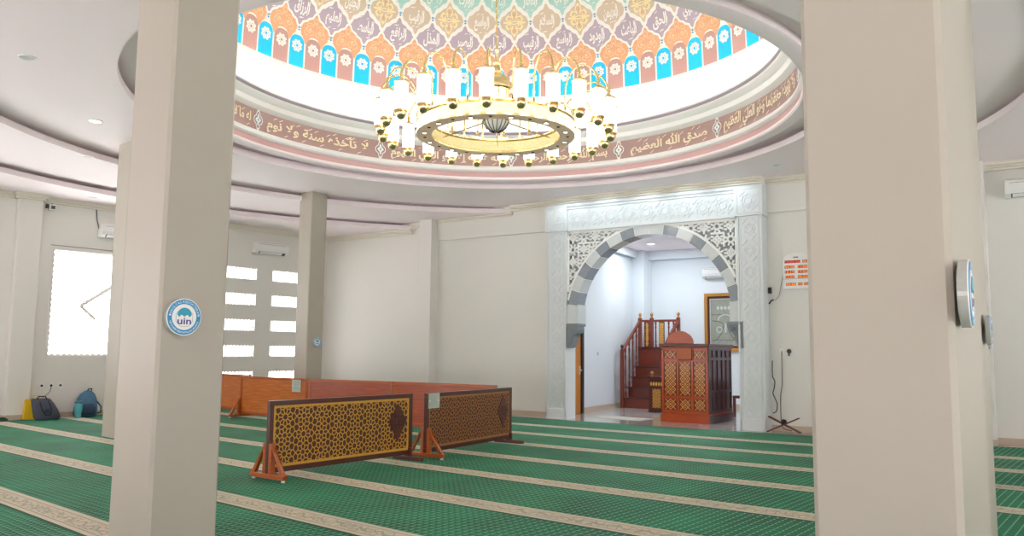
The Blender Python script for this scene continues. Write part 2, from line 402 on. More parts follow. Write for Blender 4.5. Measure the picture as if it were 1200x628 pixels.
# dome with its painted pattern
RD, ZD, NU, PH = 4.83, 6.76, 42, 128.16
def on_dome(u, e, off=.004):
    a = radians(PH-u*360/NU); q = radians(e); r = RD-off
    return (CX+r*cos(q)*cos(a), CY+r*cos(q)*sin(a), ZD+r*sin(q))
mb = MB()
mb.lathe([(RD*cos(radians(e)), RD*sin(radians(e))) for e in [k*2.5 for k in range(36)]]+[(.02, RD)], 'd_white', (CX, CY, ZD), 168, flip=True)
dome = tag(mb.build('ceiling_dome', smooth=True), kind='structure')
NAMES = 'الرحمن الرحيم الملك القدوس السلام المؤمن المهيمن العزيز الجبار المتكبر الخالق البارئ المصور الغفار القهار الوهاب الرزاق الفتاح العليم القابض الباسط الخافض الرافع المعز المذل السميع البصير الحكم العدل اللطيف الخبير الحليم العظيم الغفور الشكور العلي الكبير الحفيظ المقيت الحسيب الجليل الكريم الرقيب المجيب الواسع الحكيم الودود المجيد الباعث الشهيد الحق الوكيل القوي المتين الولي الحميد المحصي المبدئ المعيد المحيي المميت الحي القيوم الواجد الماجد الواحد الصمد القادر المقتدر المقدم المؤخر الأول الآخر الظاهر الباطن الوالي المتعالي البر التواب المنتقم العفو الرؤوف المقسط الجامع الغني المغني المانع الضار النافع النور الهادي البديع الباقي الوارث الرشيد الصبور'.split()
def arch_pts(c, hw, base, spring, apex):
    pts = [(c-hw, base), (c+hw, base), (c+hw, spring)]
    for k in range(1, 8):
        t = k/8; pts.append((c+hw*cos(t*pi/2)**.8, spring+(apex-spring)*sin(t*pi/2)**.95))
    pts.append((c, apex))
    for k in range(7, 0, -1):
        t = k/8; pts.append((c-hw*cos(t*pi/2)**.8, spring+(apex-spring)*sin(t*pi/2)**.95))
    return pts+[(c-hw, spring)]
def qedge():
    """lobed quarter outline from a tip (0, 1) to a side tip (1, 0)"""
    out = []
    for k in range(12):
        t = k/12; g = -.055*sin(2*pi*t)+.03*sin(6*pi*t)
        out.append((t+g*.707, 1-t+g*.707))
    return out
QE = qedge()
def diamond(c, e0, e1, e2, hw=.5, k=.925):
    up = [(a, b*(e2-e1)) for a, b in QE]; dn = [(a, -b*(e1-e0)) for a, b in QE]
    P = up+[(1, 0)]+list(reversed(dn[1:]))+[(0, -(e1-e0))]
    P = P[:-1]+[(0, -(e1-e0))]
    L = [(-a, b) for a, b in reversed(P[1:-1])]
    return [(c+a*hw*k, e1+b*k) for a, b in P+L], (c, e1)
EL = 1/ (RD*2*pi/NU) # helper: metres -> cell widths at the base
def loc(c, e, off):
    ce = cos(radians(e))
    return lambda x, y: on_dome(c+x*EL/ce, e+math.degrees(y/RD), off)
def rosette(mb, c, e, hole):
    f = loc(c, e, .009); g = loc(c, e, .012)
    for k in range(8):
        q = k*pi/4+pi/8
        mb.fan([(.098*cos(q)+.026*cos(j*pi/3), .098*sin(q)+.026*sin(j*pi/3)) for j in range(6)], (.098*cos(q), .098*sin(q)), f, 'd_white', 1)
        q = k*pi/4
        mb.fan([(.03*cos(q), .03*sin(q)), (.062*cos(q-.33), .062*sin(q-.33)), (.118*cos(q), .118*sin(q)), (.062*cos(q+.33), .062*sin(q+.33))], (.062*cos(q), .062*sin(q)), f, 'd_white', 1)
    mb.ribbon([(.078*cos(2*pi*j/24), .078*sin(2*pi*j/24)) for j in range(24)], .014, f, 'd_white', True)
    mb.ribbon([(.034*cos(2*pi*j/16), .034*sin(2*pi*j/16)) for j in range(16)], .016, g, 'd_white', True)
def spiral(cx, cy, r0, r1, a0, turns, n=26):
    return [(cx+(r0+(r1-r0)*k/(n-1))*cos(a0+turns*2*pi*k/(n-1)), cy+(r0+(r1-r0)*k/(n-1))*sin(a0+turns*2*pi*k/(n-1))) for k in range(n)]
def scroll_orange(mb, c, e):
    f = loc(c, e, .009)
    for s in (1, -1):
        mir = lambda P: [(s*x, y) for x, y in P]
        mb.ribbon(mir(spiral(.115, -.05, .078, .018, pi/2+.4, -1.15)), .017, f, 'd_peach')
        mb.ribbon(mir([(.05, .02), (.03, .08), (.05, .125), (.03, .17), (0, .2)]), .014, f, 'd_peach')
        mb.ribbon(mir([(.19, -.03), (.225, -.09), (.215, -.15), (.17, -.17), (.15, -.145)]), .014, f, 'd_peach')
        mb.ribbon(mir([(.04, -.05), (.02, -.12), (.06, -.15), (.1, -.14)]), .014, f, 'd_peach')
        mb.ribbon(mir([(.19, .02), (.16, .07), (.1, .075), (.055, .045)]), .014, f, 'd_peach')
        mb.fan(mir([(.115, -.075), (.14, -.05), (.115, -.01), (.09, -.05)]), (s*.115, -.045), f, 'd_peach', 1)
    mb.fan([(0, .13), (.022, .1), (0, .06), (-.022, .1)], (0, .1), f, 'd_peach', 1)
def floral(mb, c, e, s0=1.0):
    f0 = loc(c, e, .009); f = lambda x, y: f0(x*s0, y*s0)
    g0 = loc(c, e, .012); g = lambda x, y: g0(x*s0, y*s0)
    for s in (1, -1):
        for t in (1, -1):
            mir = lambda P: [(s*x, t*y) for x, y in P]
            mb.ribbon(mir(spiral(.1, .06, .07, .018, pi, -1.1)), .02, f, 'd_gold')
            mb.ribbon(mir([(0, .03), (.05, .02), (.1, -.0), (.17, .012), (.22, 0)]), .02, f, 'd_gold')
            mb.ribbon(mir([(.02, .1), (.06, .15), (.05, .2), (.01, .25)]), .018, f, 'd_gold')
            mb.ribbon(mir([(.17, .04), (.16, .1), (.11, .15)]), .016, f, 'd_gold')
    for y in (.14, -.14):
        mb.fan([(0, y+.05), (.025, y), (0, y-.05), (-.025, y)], (0, y), g, 'd_orange', 1)
    for y in (.24, -.24):
        mb.fan([(0, y+.04), (.022, y), (0, y-.04), (-.022, y)], (0, y), g, 'd_gold', 1)
def name_at(mb, c, e, i, w, h):
    fit_text(mb, shape_ar(NAMES[i % len(NAMES)]), -w, w, -h, h, loc(c, e, .01), 'd_white', bold=.03)
    r2 = random.Random(i)
    f = loc(c, e, .01)
    for k in range(4):
        x = r2.uniform(-w*.8, w*.8); y = (h+.035)*(1 if k % 2 else -1)
        mb.ribbon([(x-.03, y-.012), (x+.03, y+.012)], .013, f, 'd_white')
    mb.ribbon([(w*1.02*sin(t*.5-.1)+0*h, h*1.1*cos(t*.5-.1)) for t in range(2, 6)], .016, f, 'd_white')
mb = MB()
for k in range(NU):
    mb.fan(arch_pts(k, .222, .12, 5.3, 7.25), (k, 3), on_dome, 'd_cyan', 3)
    mb.fan(arch_pts(k+.5, .228, .12, 5.3, 7.35), (k+.5, 3), on_dome, 'd_brown', 3)
    rosette(mb, k, 4.85, 0); rosette(mb, k+.5, 4.85, 0)
    # orange cloud over each brown arch
    c = k+.5
    half = [(a*.5*.915, 9.2+b*4.15*.93) for a, b in QE]+[(.47, 9.15), (.46, 8.75)]
    half += [(.415, 8.2), (.41, 7.75), (.36, 7.3), (.31, 6.65), (.262, 5.75), (.238, 5.75), (.2, 6.9), (.12, 7.5), (0, 7.75)]
    pts = [(c+a, b) for a, b in half]+[(c-a, b) for a, b in reversed(half[1:-1])]
    mb.fan(pts, (c, 9.2), on_dome, 'd_orange', 3)
    scroll_orange(mb, c, 9.9)
    P, m0 = diamond(k, 9.3, 13.45, 17.9); mb.fan(P, m0, on_dome, 'd_mauve', 4); name_at(mb, k, 13.5, k*2+40, .165, .15)
    P, m0 = diamond(k+.5, 13.9, 18.6, 23.2); mb.fan(P, m0, on_dome, 'd_beige', 4)
    if k % 2: name_at(mb, k+.5, 18.3, k+3, .155, .15)
    else: floral(mb, k+.5, 18.6, 1.05)
    P, m0 = diamond(k, 19.2, 23.9, 28.6); mb.fan(P, m0, on_dome, 'd_teal', 4); name_at(mb, k, 23.6, k*2+11, .15, .15)
    for e, cc in ((8.75, k), (18.45, k)):
        f = loc(cc, e, .012); g = loc(cc, e, .016)
        mb.fan([(0, .062), (.05, .02), (.035, -.03), (0, -.062), (-.035, -.03), (-.05, .02)], (0, 0), f, 'd_white', 1)
        mb.fan([(0, .046), (.036, .014), (.012, .008), (-.012, .008), (-.036, .014)], (0, .02), g, 'd_blue', 1)
        mb.fan([(0, -.046), (.026, -.016), (0, -.006), (-.026, -.016)], (0, -.02), g, 'd_blue', 1)
e = 24.2
rows = [('d_beige', .5, 24.6, 29.2, 33.8), ('d_mauve', 0, 29.9, 34.4, 39), ('d_teal', .5, 35.2, 39.8, 44.4), ('d_beige', 0, 40.8, 45.4, 50), ('d_mauve', .5, 46.4, 51, 55.6), ('d_teal', 0, 52.2, 57, 62)]
for m_, o_, e0, e1, e2 in rows:
    for k in range(NU):
        P, m0 = diamond(k+o_, e0, e1, e2); mb.fan(P, m0, on_dome, m_, 3)
        if m_ == 'd_beige' and o_: floral(mb, k+o_, e1, .85)
mb.build('dome_painting', dome)

# walls
ROOT = empty('wall_back', FO, FA, kind='structure')
mb = MB(); mb.box(-7.9, .3, .36, .62, 0, 5.0, 'wall'); mb.build('plaster', ROOT)
mb = MB(); mb.box(4.5, 19, .36, .62, 0, 5.0, 'wall'); mb.build('plaster', ROOT)
SC_, ZC, RO, RI = 2.43, 2.166, 1.92, 1.735
arc = lambda R, n=32: [(SC_+R*cos(t), ZC+R*sin(t)) for t in [pi*k/n for k in range(n+1)]]
mb = MB()
th0 = math.asin((2.47-ZC)/RI)
A = [(SC_+RI*cos(t), ZC+RI*sin(t)) for t in [th0+(pi-2*th0)*k/40 for k in range(41)]]
fxz = lambda a, b, d: (a, d, b)
for k in range(40):            # the wall over the arch, as wedges up to its top edge
    mb.prism([A[k], A[k+1], (A[k+1][0], 5.0), (A[k][0], 5.0)], fxz, .3, .4, 'room')
mb.box(A[0][0], 4.56, .3, .4, 2.05, 5.0, 'room'); mb.box(.29, A[-1][0], .3, .4, 2.05, 5.0, 'room'); mb.box(4.36, 4.56, .3, .4, 0, 2.05, 'room'); mb.box(.29, .49, .3, .4, 0, 2.05, 'room')
mb.build('plaster', ROOT)
mb = MB()
mb.box(-3.35, .0, .28, .36, 4.17, 4.9, 'wall'); mb.box(4.77, 8.2, .28, .36, 4.17, 4.9, 'wall')
mb.build('beam', ROOT, bevel=.006)
p = empty('wall_pilaster', FO, FA, kind='structure')
mb = MB(); mb.box(-3.75, -3.36, .06, .36, 0, 4.7, 'wall'); mb.build('shaft', p, bevel=.008)
mb = MB(); mb.box(8.18, 8.46, .0, .36, .1, 4.7, 'wall'); mb.build('shaft', p, bevel=.008)
p = empty('baseboard_back', FO, FA, kind='structure')
mb = MB(); mb.box(-7.6, -3.77, .335, .36, 0, .11, 'base'); mb.box(-3.34, -.02, .335, .36, 0, .11, 'base'); mb.box(4.79, 8.17, .335, .36, 0, .11, 'base')
mb.box(8.17, 8.47, -.015, .36, 0, .1, 'base'); mb.box(8.47, 19, .335, .36, 0, .11, 'base'); mb.build('tiles', p, bevel=.004)
# cornices following the three ceiling levels
p = empty('trim_1', FO, FA, kind='structure')
def cornice(s0, s1, z, y=.36):
    mb = MB()
    for d, h0, h1 in ((.05, .13, .09), (.09, .09, .05), (.13, .05, 0)):
        mb.box(s0, s1, y-d, y, z-h0, z-h1, 'trim')
    mb.build('cornice', p, bevel=.008)
cornice(-7.6, -4.2, 4.53); cornice(-4.2, -1.1, 4.69); cornice(-1.15, .0, 4.85, .30); cornice(-.02, 4.8, 4.85, .06); cornice(4.78, 6.0, 4.85, .30); cornice(6.0, 9.1, 4.69, .3); cornice(9.1, 19, 4.53)

# left wall with its openings
XL = -17.8
holes = [(7.08, 8.62, 1.26, 3.47), (1.2, 3.6, .9, 3.47), (-2.2, .2, .9, 3.47), (-6.4, -4, .9, 3.47)]  # the wider openings are unseen, added for more daylight
for y0, y1 in ((11.0, 11.94), (12.4, 13.34)):
    for k in range(5): holes.append((y0, y1, 1.235+.645*k-.645, 1.545+.645*k-.645))
mb = MB()
ys = sorted({-9., 14.4}|{h[0] for h in holes}|{h[1] for h in holes}); 
for a, b in zip(ys[:-1], ys[1:]):
    zz = sorted((h[2], h[3]) for h in holes if h[0] <= a+1e-6 and h[1] >= b-1e-6); z = 0
    for z0, z1 in zz:
        mb.box(XL-.15, XL, a, b, z, z0, 'wall'); z = z1
    mb.box(XL-.15, XL, a, b, z, 5.0, 'wall')
tag(mb.build('wall_left'), kind='structure')
mb = MB(); mb.box(XL, XL+.16, 6.33, 6.76, 0, 4.53, 'wall'); o = tag(mb.build('wall_pilaster_left', bevel=.01), kind='structure')
mb = MB(); mb.box(XL, XL+.02, -9, 6.33, 0, .11, 'base'); mb.box(XL, XL+.02, 6.76, 14.2, 0, .11, 'base'); mb.box(XL, XL+.18, 6.31, 6.78, 0, .11, 'base')
tag(mb.build('baseboard_left'), kind='structure')
mb = MB()
for d, h0, h1 in ((.04, .12, .08), (.08, .08, .04), (.11, .04, 0)): mb.box(XL, XL+d, -9, 14.2, 4.53-h0, 4.53-h1, 'trim')
for d, h0, h1 in ((.04, .12, .08), (.08, .08, .04), (.11, .04, 0)): mb.box(XL, XL+.16+d, 6.33-d, 6.76+d, 4.53-h0, 4.53-h1, 'trim')
tag(mb.build('trim_2'), kind='structure')
for i, (y0, y1, z0, z1) in enumerate(holes):
    w = empty('window_%d' % (i+1), (XL, (y0+y1)/2, z0), 0, kind='structure')
    W, Hh = (y1-y0)/2, z1-z0
    mb = MB()
    for a, b, c, d in ((-W-.03, -W+.01, -.03, Hh+.03), (W-.01, W+.03, -.03, Hh+.03), (-W, W, -.03, .01), (-W, W, Hh-.01, Hh+.03)):
        mb.box(-.1, .012, a, b, c, d, 'wall')
    mb.build('frame', w)
    mb = MB(); fy = lambda a, b, d: (d, a, b)
    r = .045 if i > 3 else .06
    def cyl(a, b): mb.prism([(a+r*cos(q*pi/5), b+r*sin(q*pi/5)) for q in range(10)], fy, -.09, -.05, 'white')
    nY = int(2*W/(r*1.9)); nZ = int(Hh/(r*1.9))
    for k in range(nY+1):
        a = -W+2*W*k/nY; cyl(a, 0); cyl(a, Hh)
    for k in range(nZ+1):
        b = Hh*k/nZ; cyl(-W, b); cyl(W, b)
    mb.build('pierced_border', w)
    if i == 0:
        mb = MB()
        mb.tube([(-.05, .66, 1.62), (-.05, -.17, 1.05)], .042, 'wall', 8); mb.tube([(-.05, -.17, 1.07), (-.05, .17, .78)], .04, 'wall', 8); mb.build('stay', w)
        mb = MB(); mb.box(-.02, .012, -W-.06, W+.06, Hh+.075, Hh+.09, 'mauve_line'); mb.build('head_joint', w)

# unseen rear and right walls, low gaps added so light reaches the ceiling
mb = MB(); mb.box(-17.9, 8, -9.2, -9, 1.2, 5.0, 'wall')
for x in range(-17, 9, 5): mb.box(x-.5, x+.5, -9.2, -8.8, 0, 5, 'wall')
tag(mb.build('wall_rear'), kind='structure')
mb = MB(); mb.box(8, 8.2, -9, 16.6, 1.3, 5.0, 'wall')
for y in range(-8, 17, 5): mb.box(7.8, 8.2, y-.3, y+.3, 0, 5, 'wall')
tag(mb.build('wall_right'), kind='structure')
# columns
def column(x0, x1, y0, y1, ch=.018):
    mb = MB(); P = [(x0+ch, y0), (x1-ch, y0), (x1, y0+ch), (x1, y1-ch), (x1-ch, y1), (x0+ch, y1), (x0, y1-ch), (x0, y0+ch)]
    mb.prism(P, lambda a, b, d: (a, b, d), 0, 4.9, 'column'); return tag(mb.build('column'), kind='structure')
column(-4.80, -4.345, 2.3, 2.72); column(-13.5, -13.05, 6.28, 6.73); column(-14.53, -14.1, 10.75, 11.17)
column(-.914, -.474, 2.75, 3.25); column(-1.42, -.955, 6.35, 6.8); column(-1.97, -1.52, 10.25, 10.75)

# mihrab surround
mih = empty('mihrab_surround', FO, FA, 'tall carved white stone arch surround with grey and white banded arch', 'archway', kind='structure')
def star8(cx, cz, r):
    P = []
    for k in range(16):
        R = r if k % 2 == 0 else r*.74; P.append((cx+R*cos(k*pi/8), cz+R*sin(k*pi/8)))
    return P
def relief(mb, x0, x1, z0, z1, y, vert=True, step=.42):
    w = .02; hw = (x1-x0)/2 if vert else (z1-z0)/2
    n = max(1, round(((z1-z0) if vert else (x1-x0))/step)); st = ((z1-z0) if vert else (x1-x0))/n
    fr = lambda a, b: (a, y, b)
    def line(P, closed=True):
        for i in range(len(P) if closed else len(P)-1): mb.bar(P[i], P[(i+1) % len(P)], w, y-.016, y, 'frame')
    for k in range(n):
        c = (((x0+x1)/2, z0+(k+.5)*st) if vert else (x0+(k+.5)*st, (z0+z1)/2))
        line(star8(*c, hw*.86)); line([(c[0]+hw*.42*cos(q*pi/4+pi/8), c[1]+hw*.42*sin(q*pi/4+pi/8)) for q in range(8)])
        for s in (1, -1):
            if vert:
                line([(c[0]-hw, c[1]+s*st*.25), (c[0]-hw*.35, c[1]+s*st*.5)], False); line([(c[0]+hw, c[1]+s*st*.25), (c[0]+hw*.35, c[1]+s*st*.5)], False)
            else:
                line([(c[0]+s*st*.25, c[1]-hw), (c[0]+s*st*.5, c[1]-hw*.35)], False); line([(c[0]+s*st*.25, c[1]+hw), (c[0]+s*st*.5, c[1]+hw*.35)], False)
for x0, x1 in ((0, .49), (4.28, 4.77)):
    mb = MB(); mb.box(x0, x1, .02, .44, 0, 4.10, 'frame')
    mb.box(x0+.0, x0+.04, 0, .02, .0, 4.08, 'frame'); mb.box(x1-.04, x1, 0, .02, 0, 4.08, 'frame'); mb.box(x0, x1, 0, .02, 0, .22, 'frame'); mb.box(x0+.06, x0+.085, .005, .02, .22, 4.08, 'frame'); mb.box(x1-.085, x1-.06, .005, .02, .22, 4.08, 'frame')
    pl = mb.build('pilaster', mih, bevel=.005)
    mb = MB(); relief(mb, x0+.11, x1-.11, .3, 4.05, .02); mb.build('carving', pl)
    mb = MB(); mb.box(x0-.03, x1+.03, -.035, .44, 4.10, 4.67, 'frame')
    for a, b, c, d in ((x0+.02, x1-.02, 4.14, 4.16), (x0+.02, x1-.02, 4.61, 4.63), (x0+.02, x0+.04, 4.14, 4.63), (x1-.04, x1-.02, 4.14, 4.63)): mb.box(a, b, -.045, -.03, c, d, 'frame')
    cb = mb.build('corner_block', mih, bevel=.005)
    mb = MB(); relief(mb, x0+.07, x1-.07, 4.19, 4.58, -.035); mb.build('carving', cb)
mb = MB(); mb.box(.52, 4.25, .02, .44, 4.08, 4.67, 'frame')
mb.box(.52, 4.25, -.01, .02, 4.08, 4.13, 'frame'); mb.box(.52, 4.25, -.01, .02, 4.57, 4.6, 'frame'); mb.box(.52, 4.25, -.03, .02, 4.63, 4.68, 'frame')
ln = mb.build('lintel', mih, bevel=.005)
mb = MB(); relief(mb, .56, 4.21, 4.16, 4.54, .02, False); mb.build('carving', ln)
mb = MB(); mb.box(-.02, 4.79, .06, .36, 4.67, 4.9, 'frame'); mb.build('upper_plaster', mih)
# banded arch
t0 = math.asin((2.47-ZC)/RO)
for k in range(16):
    a0 = pi-t0-(pi-2*t0)*k/16; a1 = pi-t0-(pi-2*t0)*(k+1)/16; g = .004
    grey = k in (0, 2, 4, 6, 9, 11, 13, 15)
    ts = [a0-g+(a1-a0+2*g)*j/6 for j in range(7)]
    P = [(SC_+RO*cos(t), ZC+RO*sin(t)) for t in ts]+[(SC_+(RI-.01)*cos(t), ZC+(RI-.01)*sin(t)) for t in reversed(ts)]
    mb = MB(); mb.prism(P, fxz, .03, .42, 'grey_tile' if grey else 'white_tile'); mb.build('voussoir', mih)
mb = MB()
ts = [t0+(pi-2*t0)*j/60 for j in range(61)]
P = [(SC_+RO*cos(t), ZC+RO*sin(t)) for t in ts]
for j in range(60):
    mb.prism([P[j], P[j+1], (SC_+(RO-.19)*cos(ts[j+1]), ZC+(RO-.19)*sin(ts[j+1])), (SC_+(RO-.19)*cos(ts[j]), ZC+(RO-.19)*sin(ts[j]))], fxz, .036, .415, 'grout')
    q0 = (SC_+(RO+.05)*cos(ts[j]), ZC+(RO+.05)*sin(ts[j])); q1 = (SC_+(RO+.05)*cos(ts[j+1]), ZC+(RO+.05)*sin(ts[j+1]))
    if .5 < q0[0] < 4.28 and .5 < q1[0] < 4.28: mb.prism([q0, q1, P[j+1], P[j]], fxz, .04, .1, 'white')
mb.build('arch_joints', mih)
# jambs, corbels
for s in (1, -1):
    xx = lambda a: SC_-s*(SC_-a) 
    def jb(mb, a, b, y0, y1, z0, z1, m): mb.box(min(xx(a), xx(b)), max(xx(a), xx(b)), y0, y1, z0, z1, m)
    mb = MB(); jb(mb, .49, .76,   .05, .42, 2.05, 2.47, 'white_tile'); mb.build('impost', mih, bevel=.004)
    mb = MB(); jb(mb, .44, .50, .07, .42, 0, 2.05, 'frame'); mb.build('jamb', mih, bevel=.004)
    mb = MB(); jb(mb, .49, .80, .0, .34, 2.0, 2.06, 'stone_grey')
    prof = [(.49, 2.0), (.78, 2.0), (.79, 1.93), (.76, 1.86), (.70, 1.84), (.66, 1.78), (.65, 1.70), (.62, 1.60), (.58, 1.55), (.49, 1.53)]
    mb.prism([(xx(a), b) for a, b in prof], fxz, .02, .3, 'stone_grey')
    cb = mb.build('corbel', mih, bevel=.006)
    mb = MB()
    mb.tube([(xx(x), .015, z) for x, z in spiral(.685, 1.90, .07, .012, pi/2, 1.4, 22)], .012, 'stone_grey', 6)
    mb.tube([(xx(x), .015, z) for x, z in ((.63, 1.84), (.6, 1.74), (.59, 1.64), (.54, 1.58))], .012, 'stone_grey', 6)
    mb.box(min(xx(.49), xx(.52)), max(xx(.49), xx(.52)), .0, .03, 1.55, 2.0, 'stone_grey')
    mb.build('scroll', cb)
# pierced spandrel screens
def inside(x, z): return hypot(x-SC_, z-ZC) > RO+.03 and z < 4.08 and .49 < x < 4.28
for x0, x1 in ((.49, SC_), (SC_, 4.28)):
    mb = MB(); bk = MB()
    cell = .27; w = .040
    nx = int((x1-x0)/cell)+1; xs = x0 if x0 < 1 else x1-nx*cell
    for i in range(nx):
        for j in range(8):
            cx, cz = xs+(i+.5)*cell, 4.08-(j+.5)*cell; h = cell/2
            L = []
            if (i+j) % 2:
                q = [(cx+h*.45*cos(k*pi/4+pi/8), cz+h*.45*sin(k*pi/4+pi/8)) for k in range(8)]
                L += [(q[k], q[(k+1) % 8]) for k in range(8)]
                L += [(q[k], (cx+h*1.0*cos(k*pi/4+pi/8), cz+h*1.0*sin(k*pi/4+pi/8))) for k in range(8)]
            else:
                q = [(cx+h*.62, cz), (cx, cz+h*.62), (cx-h*.62, cz), (cx, cz-h*.62)]
                L += [(q[k], q[(k+1) % 4]) for k in range(4)]
                q2 = [(cx+h*.25, cz), (cx, cz+h*.25), (cx-h*.25, cz), (cx, cz-h*.25)]
                L += [(q2[k], q2[(k+1) % 4]) for k in range(4)]+[(q[k], (cx+h*1.0*cos(k*pi/2), cz+h*sin(k*pi/2))) for k in range(4)]
                L += [((cx+h*.5, cz+h*.5), (cx+h, cz+h*.5)), ((cx-h*.5, cz+h*.5), (cx-h, cz+h*.5)), ((cx+h*.5, cz-h*.5), (cx+h, cz-h*.5)), ((cx-h*.5, cz-h*.5), (cx-h, cz-h*.5))]
            L += [((cx-h, cz-h), (cx+h, cz-h)), ((cx-h, cz-h), (cx-h, cz+h))]
            for p_, q_ in L:
                if inside(*p_) and inside(*q_): mb.bar(p_, q_, w, .06, .10, 'white')
    mb.box(x0, x1, .055, .1, 4.03, 4.08, 'white')
    xe = (.49, .54) if x0 < 1 else (4.23, 4.28)
    mb.box(xe[0], xe[1], .055, .1, 2.75, 4.08, 'white')
    for k in range(40):
        A0 = (SC_+(RO-.05)*cos(pi*k/40), ZC+(RO-.05)*sin(pi*k/40)); A1 = (SC_+(RO-.05)*cos(pi*(k+1)/40), ZC+(RO-.05)*sin(pi*(k+1)/40))
        if x0-1e-6 <= min(A0[0], A1[0]) and max(A0[0], A1[0]) <= x1+1e-6: mb.prism([A0, A1, (A1[0], 4.08), (A0[0], 4.08)], fxz, .13, .2, 'screen_back')
    mb.build('spandrel_screen', mih)

# alcove room behind the arch
rm = empty('wall_alcove', (0, 0, 0), 0, kind='structure')
def wallseg(mb, a, b, z0, z1, t, m):
    a = Vector(a); b = Vector(b); d = (b-a).normalized(); n = Vector((-d.y, d.x))*t
    mb.prism([tuple(a), tuple(b), tuple(b+n), tuple(a+n)], lambda p, q, d_: (p, q, d_), z0, z1, m)
WA, WB, WC = (-10.55, 14.8), (-11.55, 20.3), (-4.2, 20.9)
mb = MB(); wallseg(mb, WA, WB, 0, 4.4, .1, 'room'); wallseg(mb, WB, WC, 0, 4.4, .1, 'room'); wallseg(mb, WC, (-4.6, 15.6), 0, 4.4, .1, 'room'); mb.build('plaster', rm)
mb = MB(); mb.box(-11.52, -11.1, 19.85, 20.35, 0, 4.4, 'room'); mb.build('corner_pilaster', rm, bevel=.006)
mb = MB(); wallseg(mb, (-11.5, 20.1), (-4.2, 20.7), 4.05, 4.3, .2, 'room'); wallseg(mb, (-10.6, 15.6), (-11.48, 20.3), 4.1, 4.3, -.1, 'room'); mb.build('cornice', rm)
mb = MB(); mb.poly([(-11.7, 20.4, 4.3), (-4.1, 21, 4.3), (-4.4, 15.4, 4.3), (-10.8, 14.9, 4.3)], 'ceil'); mb.poly([(-10.8, 14.9, 4.36), (-4.4, 15.4, 4.36), (-4.1, 21, 4.36), (-11.7, 20.4, 4.36)], 'ceil'); tag(mb.build('ceiling_alcove'), kind='structure')
mb = MB(); wallseg(mb, (-10.63, 15.4), (-11.52, 20.3), 0, .12, -.02, 'base'); wallseg(mb, (-11.5, 20.28), (-4.2, 20.88), 0, .12, -.02, 'base'); tag(mb.build('baseboard_alcove'), kind='structure')
d = empty('door_1', (-10.62, 15.42, 0), radians(100.5), kind='structure')     # local x runs along the wall
mb = MB()
mb.box(.0, .1, -.09, .0, 0, 2.42, 'door_frame'); mb.box(.66, .78, -.09, .0, 0, 2.42, 'door_frame'); mb.box(0, .78, -.09, .0, 2.32, 2.42, 'door_frame'); mb.build('frame', d, bevel=.004)
mb = MB(); mb.box(.1, .66, -.05, -.01, .01, 2.32, 'door'); lf = mb.build('leaf', d, bevel=.003)
mb = MB(); mb.tube([(.6, -.05, 1.02), (.6, -.1, 1.02), (.5, -.1, 1.02)], .012, 'alu', 8); mb.box(.57, .63, -.06, -.05, .92, 1.12, 'alu'); mb.build('handle', lf)
mb = MB(); mb.box(-10.0, -8.7, 15.35, 15.95, 0, .008, 'rug'); mb.build('patterned_floor_mat'); tag(bpy.data.objects['patterned_floor_mat'], 'thin pale mat on the tiles in front of the pulpit stairs', 'mat')

# ------------------------------------------------------------------ prayer carpets
def row_y(i, X):
    x = max(-9, min(7.6, X+9)); return 3.369+1.379*i+x*(-.0317+.0106*i)+x*x*(-.002+.0013*i)
ordn = ['first', 'second', 'third', 'fourth', 'fifth', 'sixth', 'seventh', 'eighth', 'ninth', 'tenth', 'eleventh']
for n_, i in enumerate(range(8, -2, -1)):
    mb = MB(); xs = [-17.78+k*(25.6/64) for k in range(65)]; vs = []; uv = []
    for X in xs:
        y1 = row_y(i, X)-(.0 if i < 8 else .1); lim = 14.46+(X+10.52)*math.tan(FA)+(.04 if X < -10.5 or X > -5.8 else -.03); y1 = min(y1, lim); y0 = min(row_y(i-1, X)+.006, lim-.01); W = 1.38
        vs += [(X, y0, .012), (X, y1, .012)]; uv += [(X, 0), (X, W if i < 8 else 1.05)]
    top = [(2*k, 2*k+2, 2*k+3, 2*k+1) for k in range(64)]
    nb = len(vs); vs += [(x, y, 0) for x, y, z in vs]
    skirt = [(2*k, nb+2*k, nb+2*k+2, 2*k+2) for k in range(64)]+[(2*k+3, nb+2*k+3, nb+2*k+1, 2*k+1) for k in range(64)]
    mb.add(vs, top+skirt, 'carpet')
    o = mb.build('prayer_carpet')
    ul = o.data.uv_layers.new(name='weave'); U = uv+uv
    for lp in o.data.loops: ul.data[lp.index].uv = U[lp.vertex_index]
    lab = 'green prayer carpet strip, %s from the white arch%s' % (ordn[n_], ', with a cream floral border' if i < 8 else ', plain without a border')
    tag(o, lab, 'carpet', 'rows of green prayer carpet')

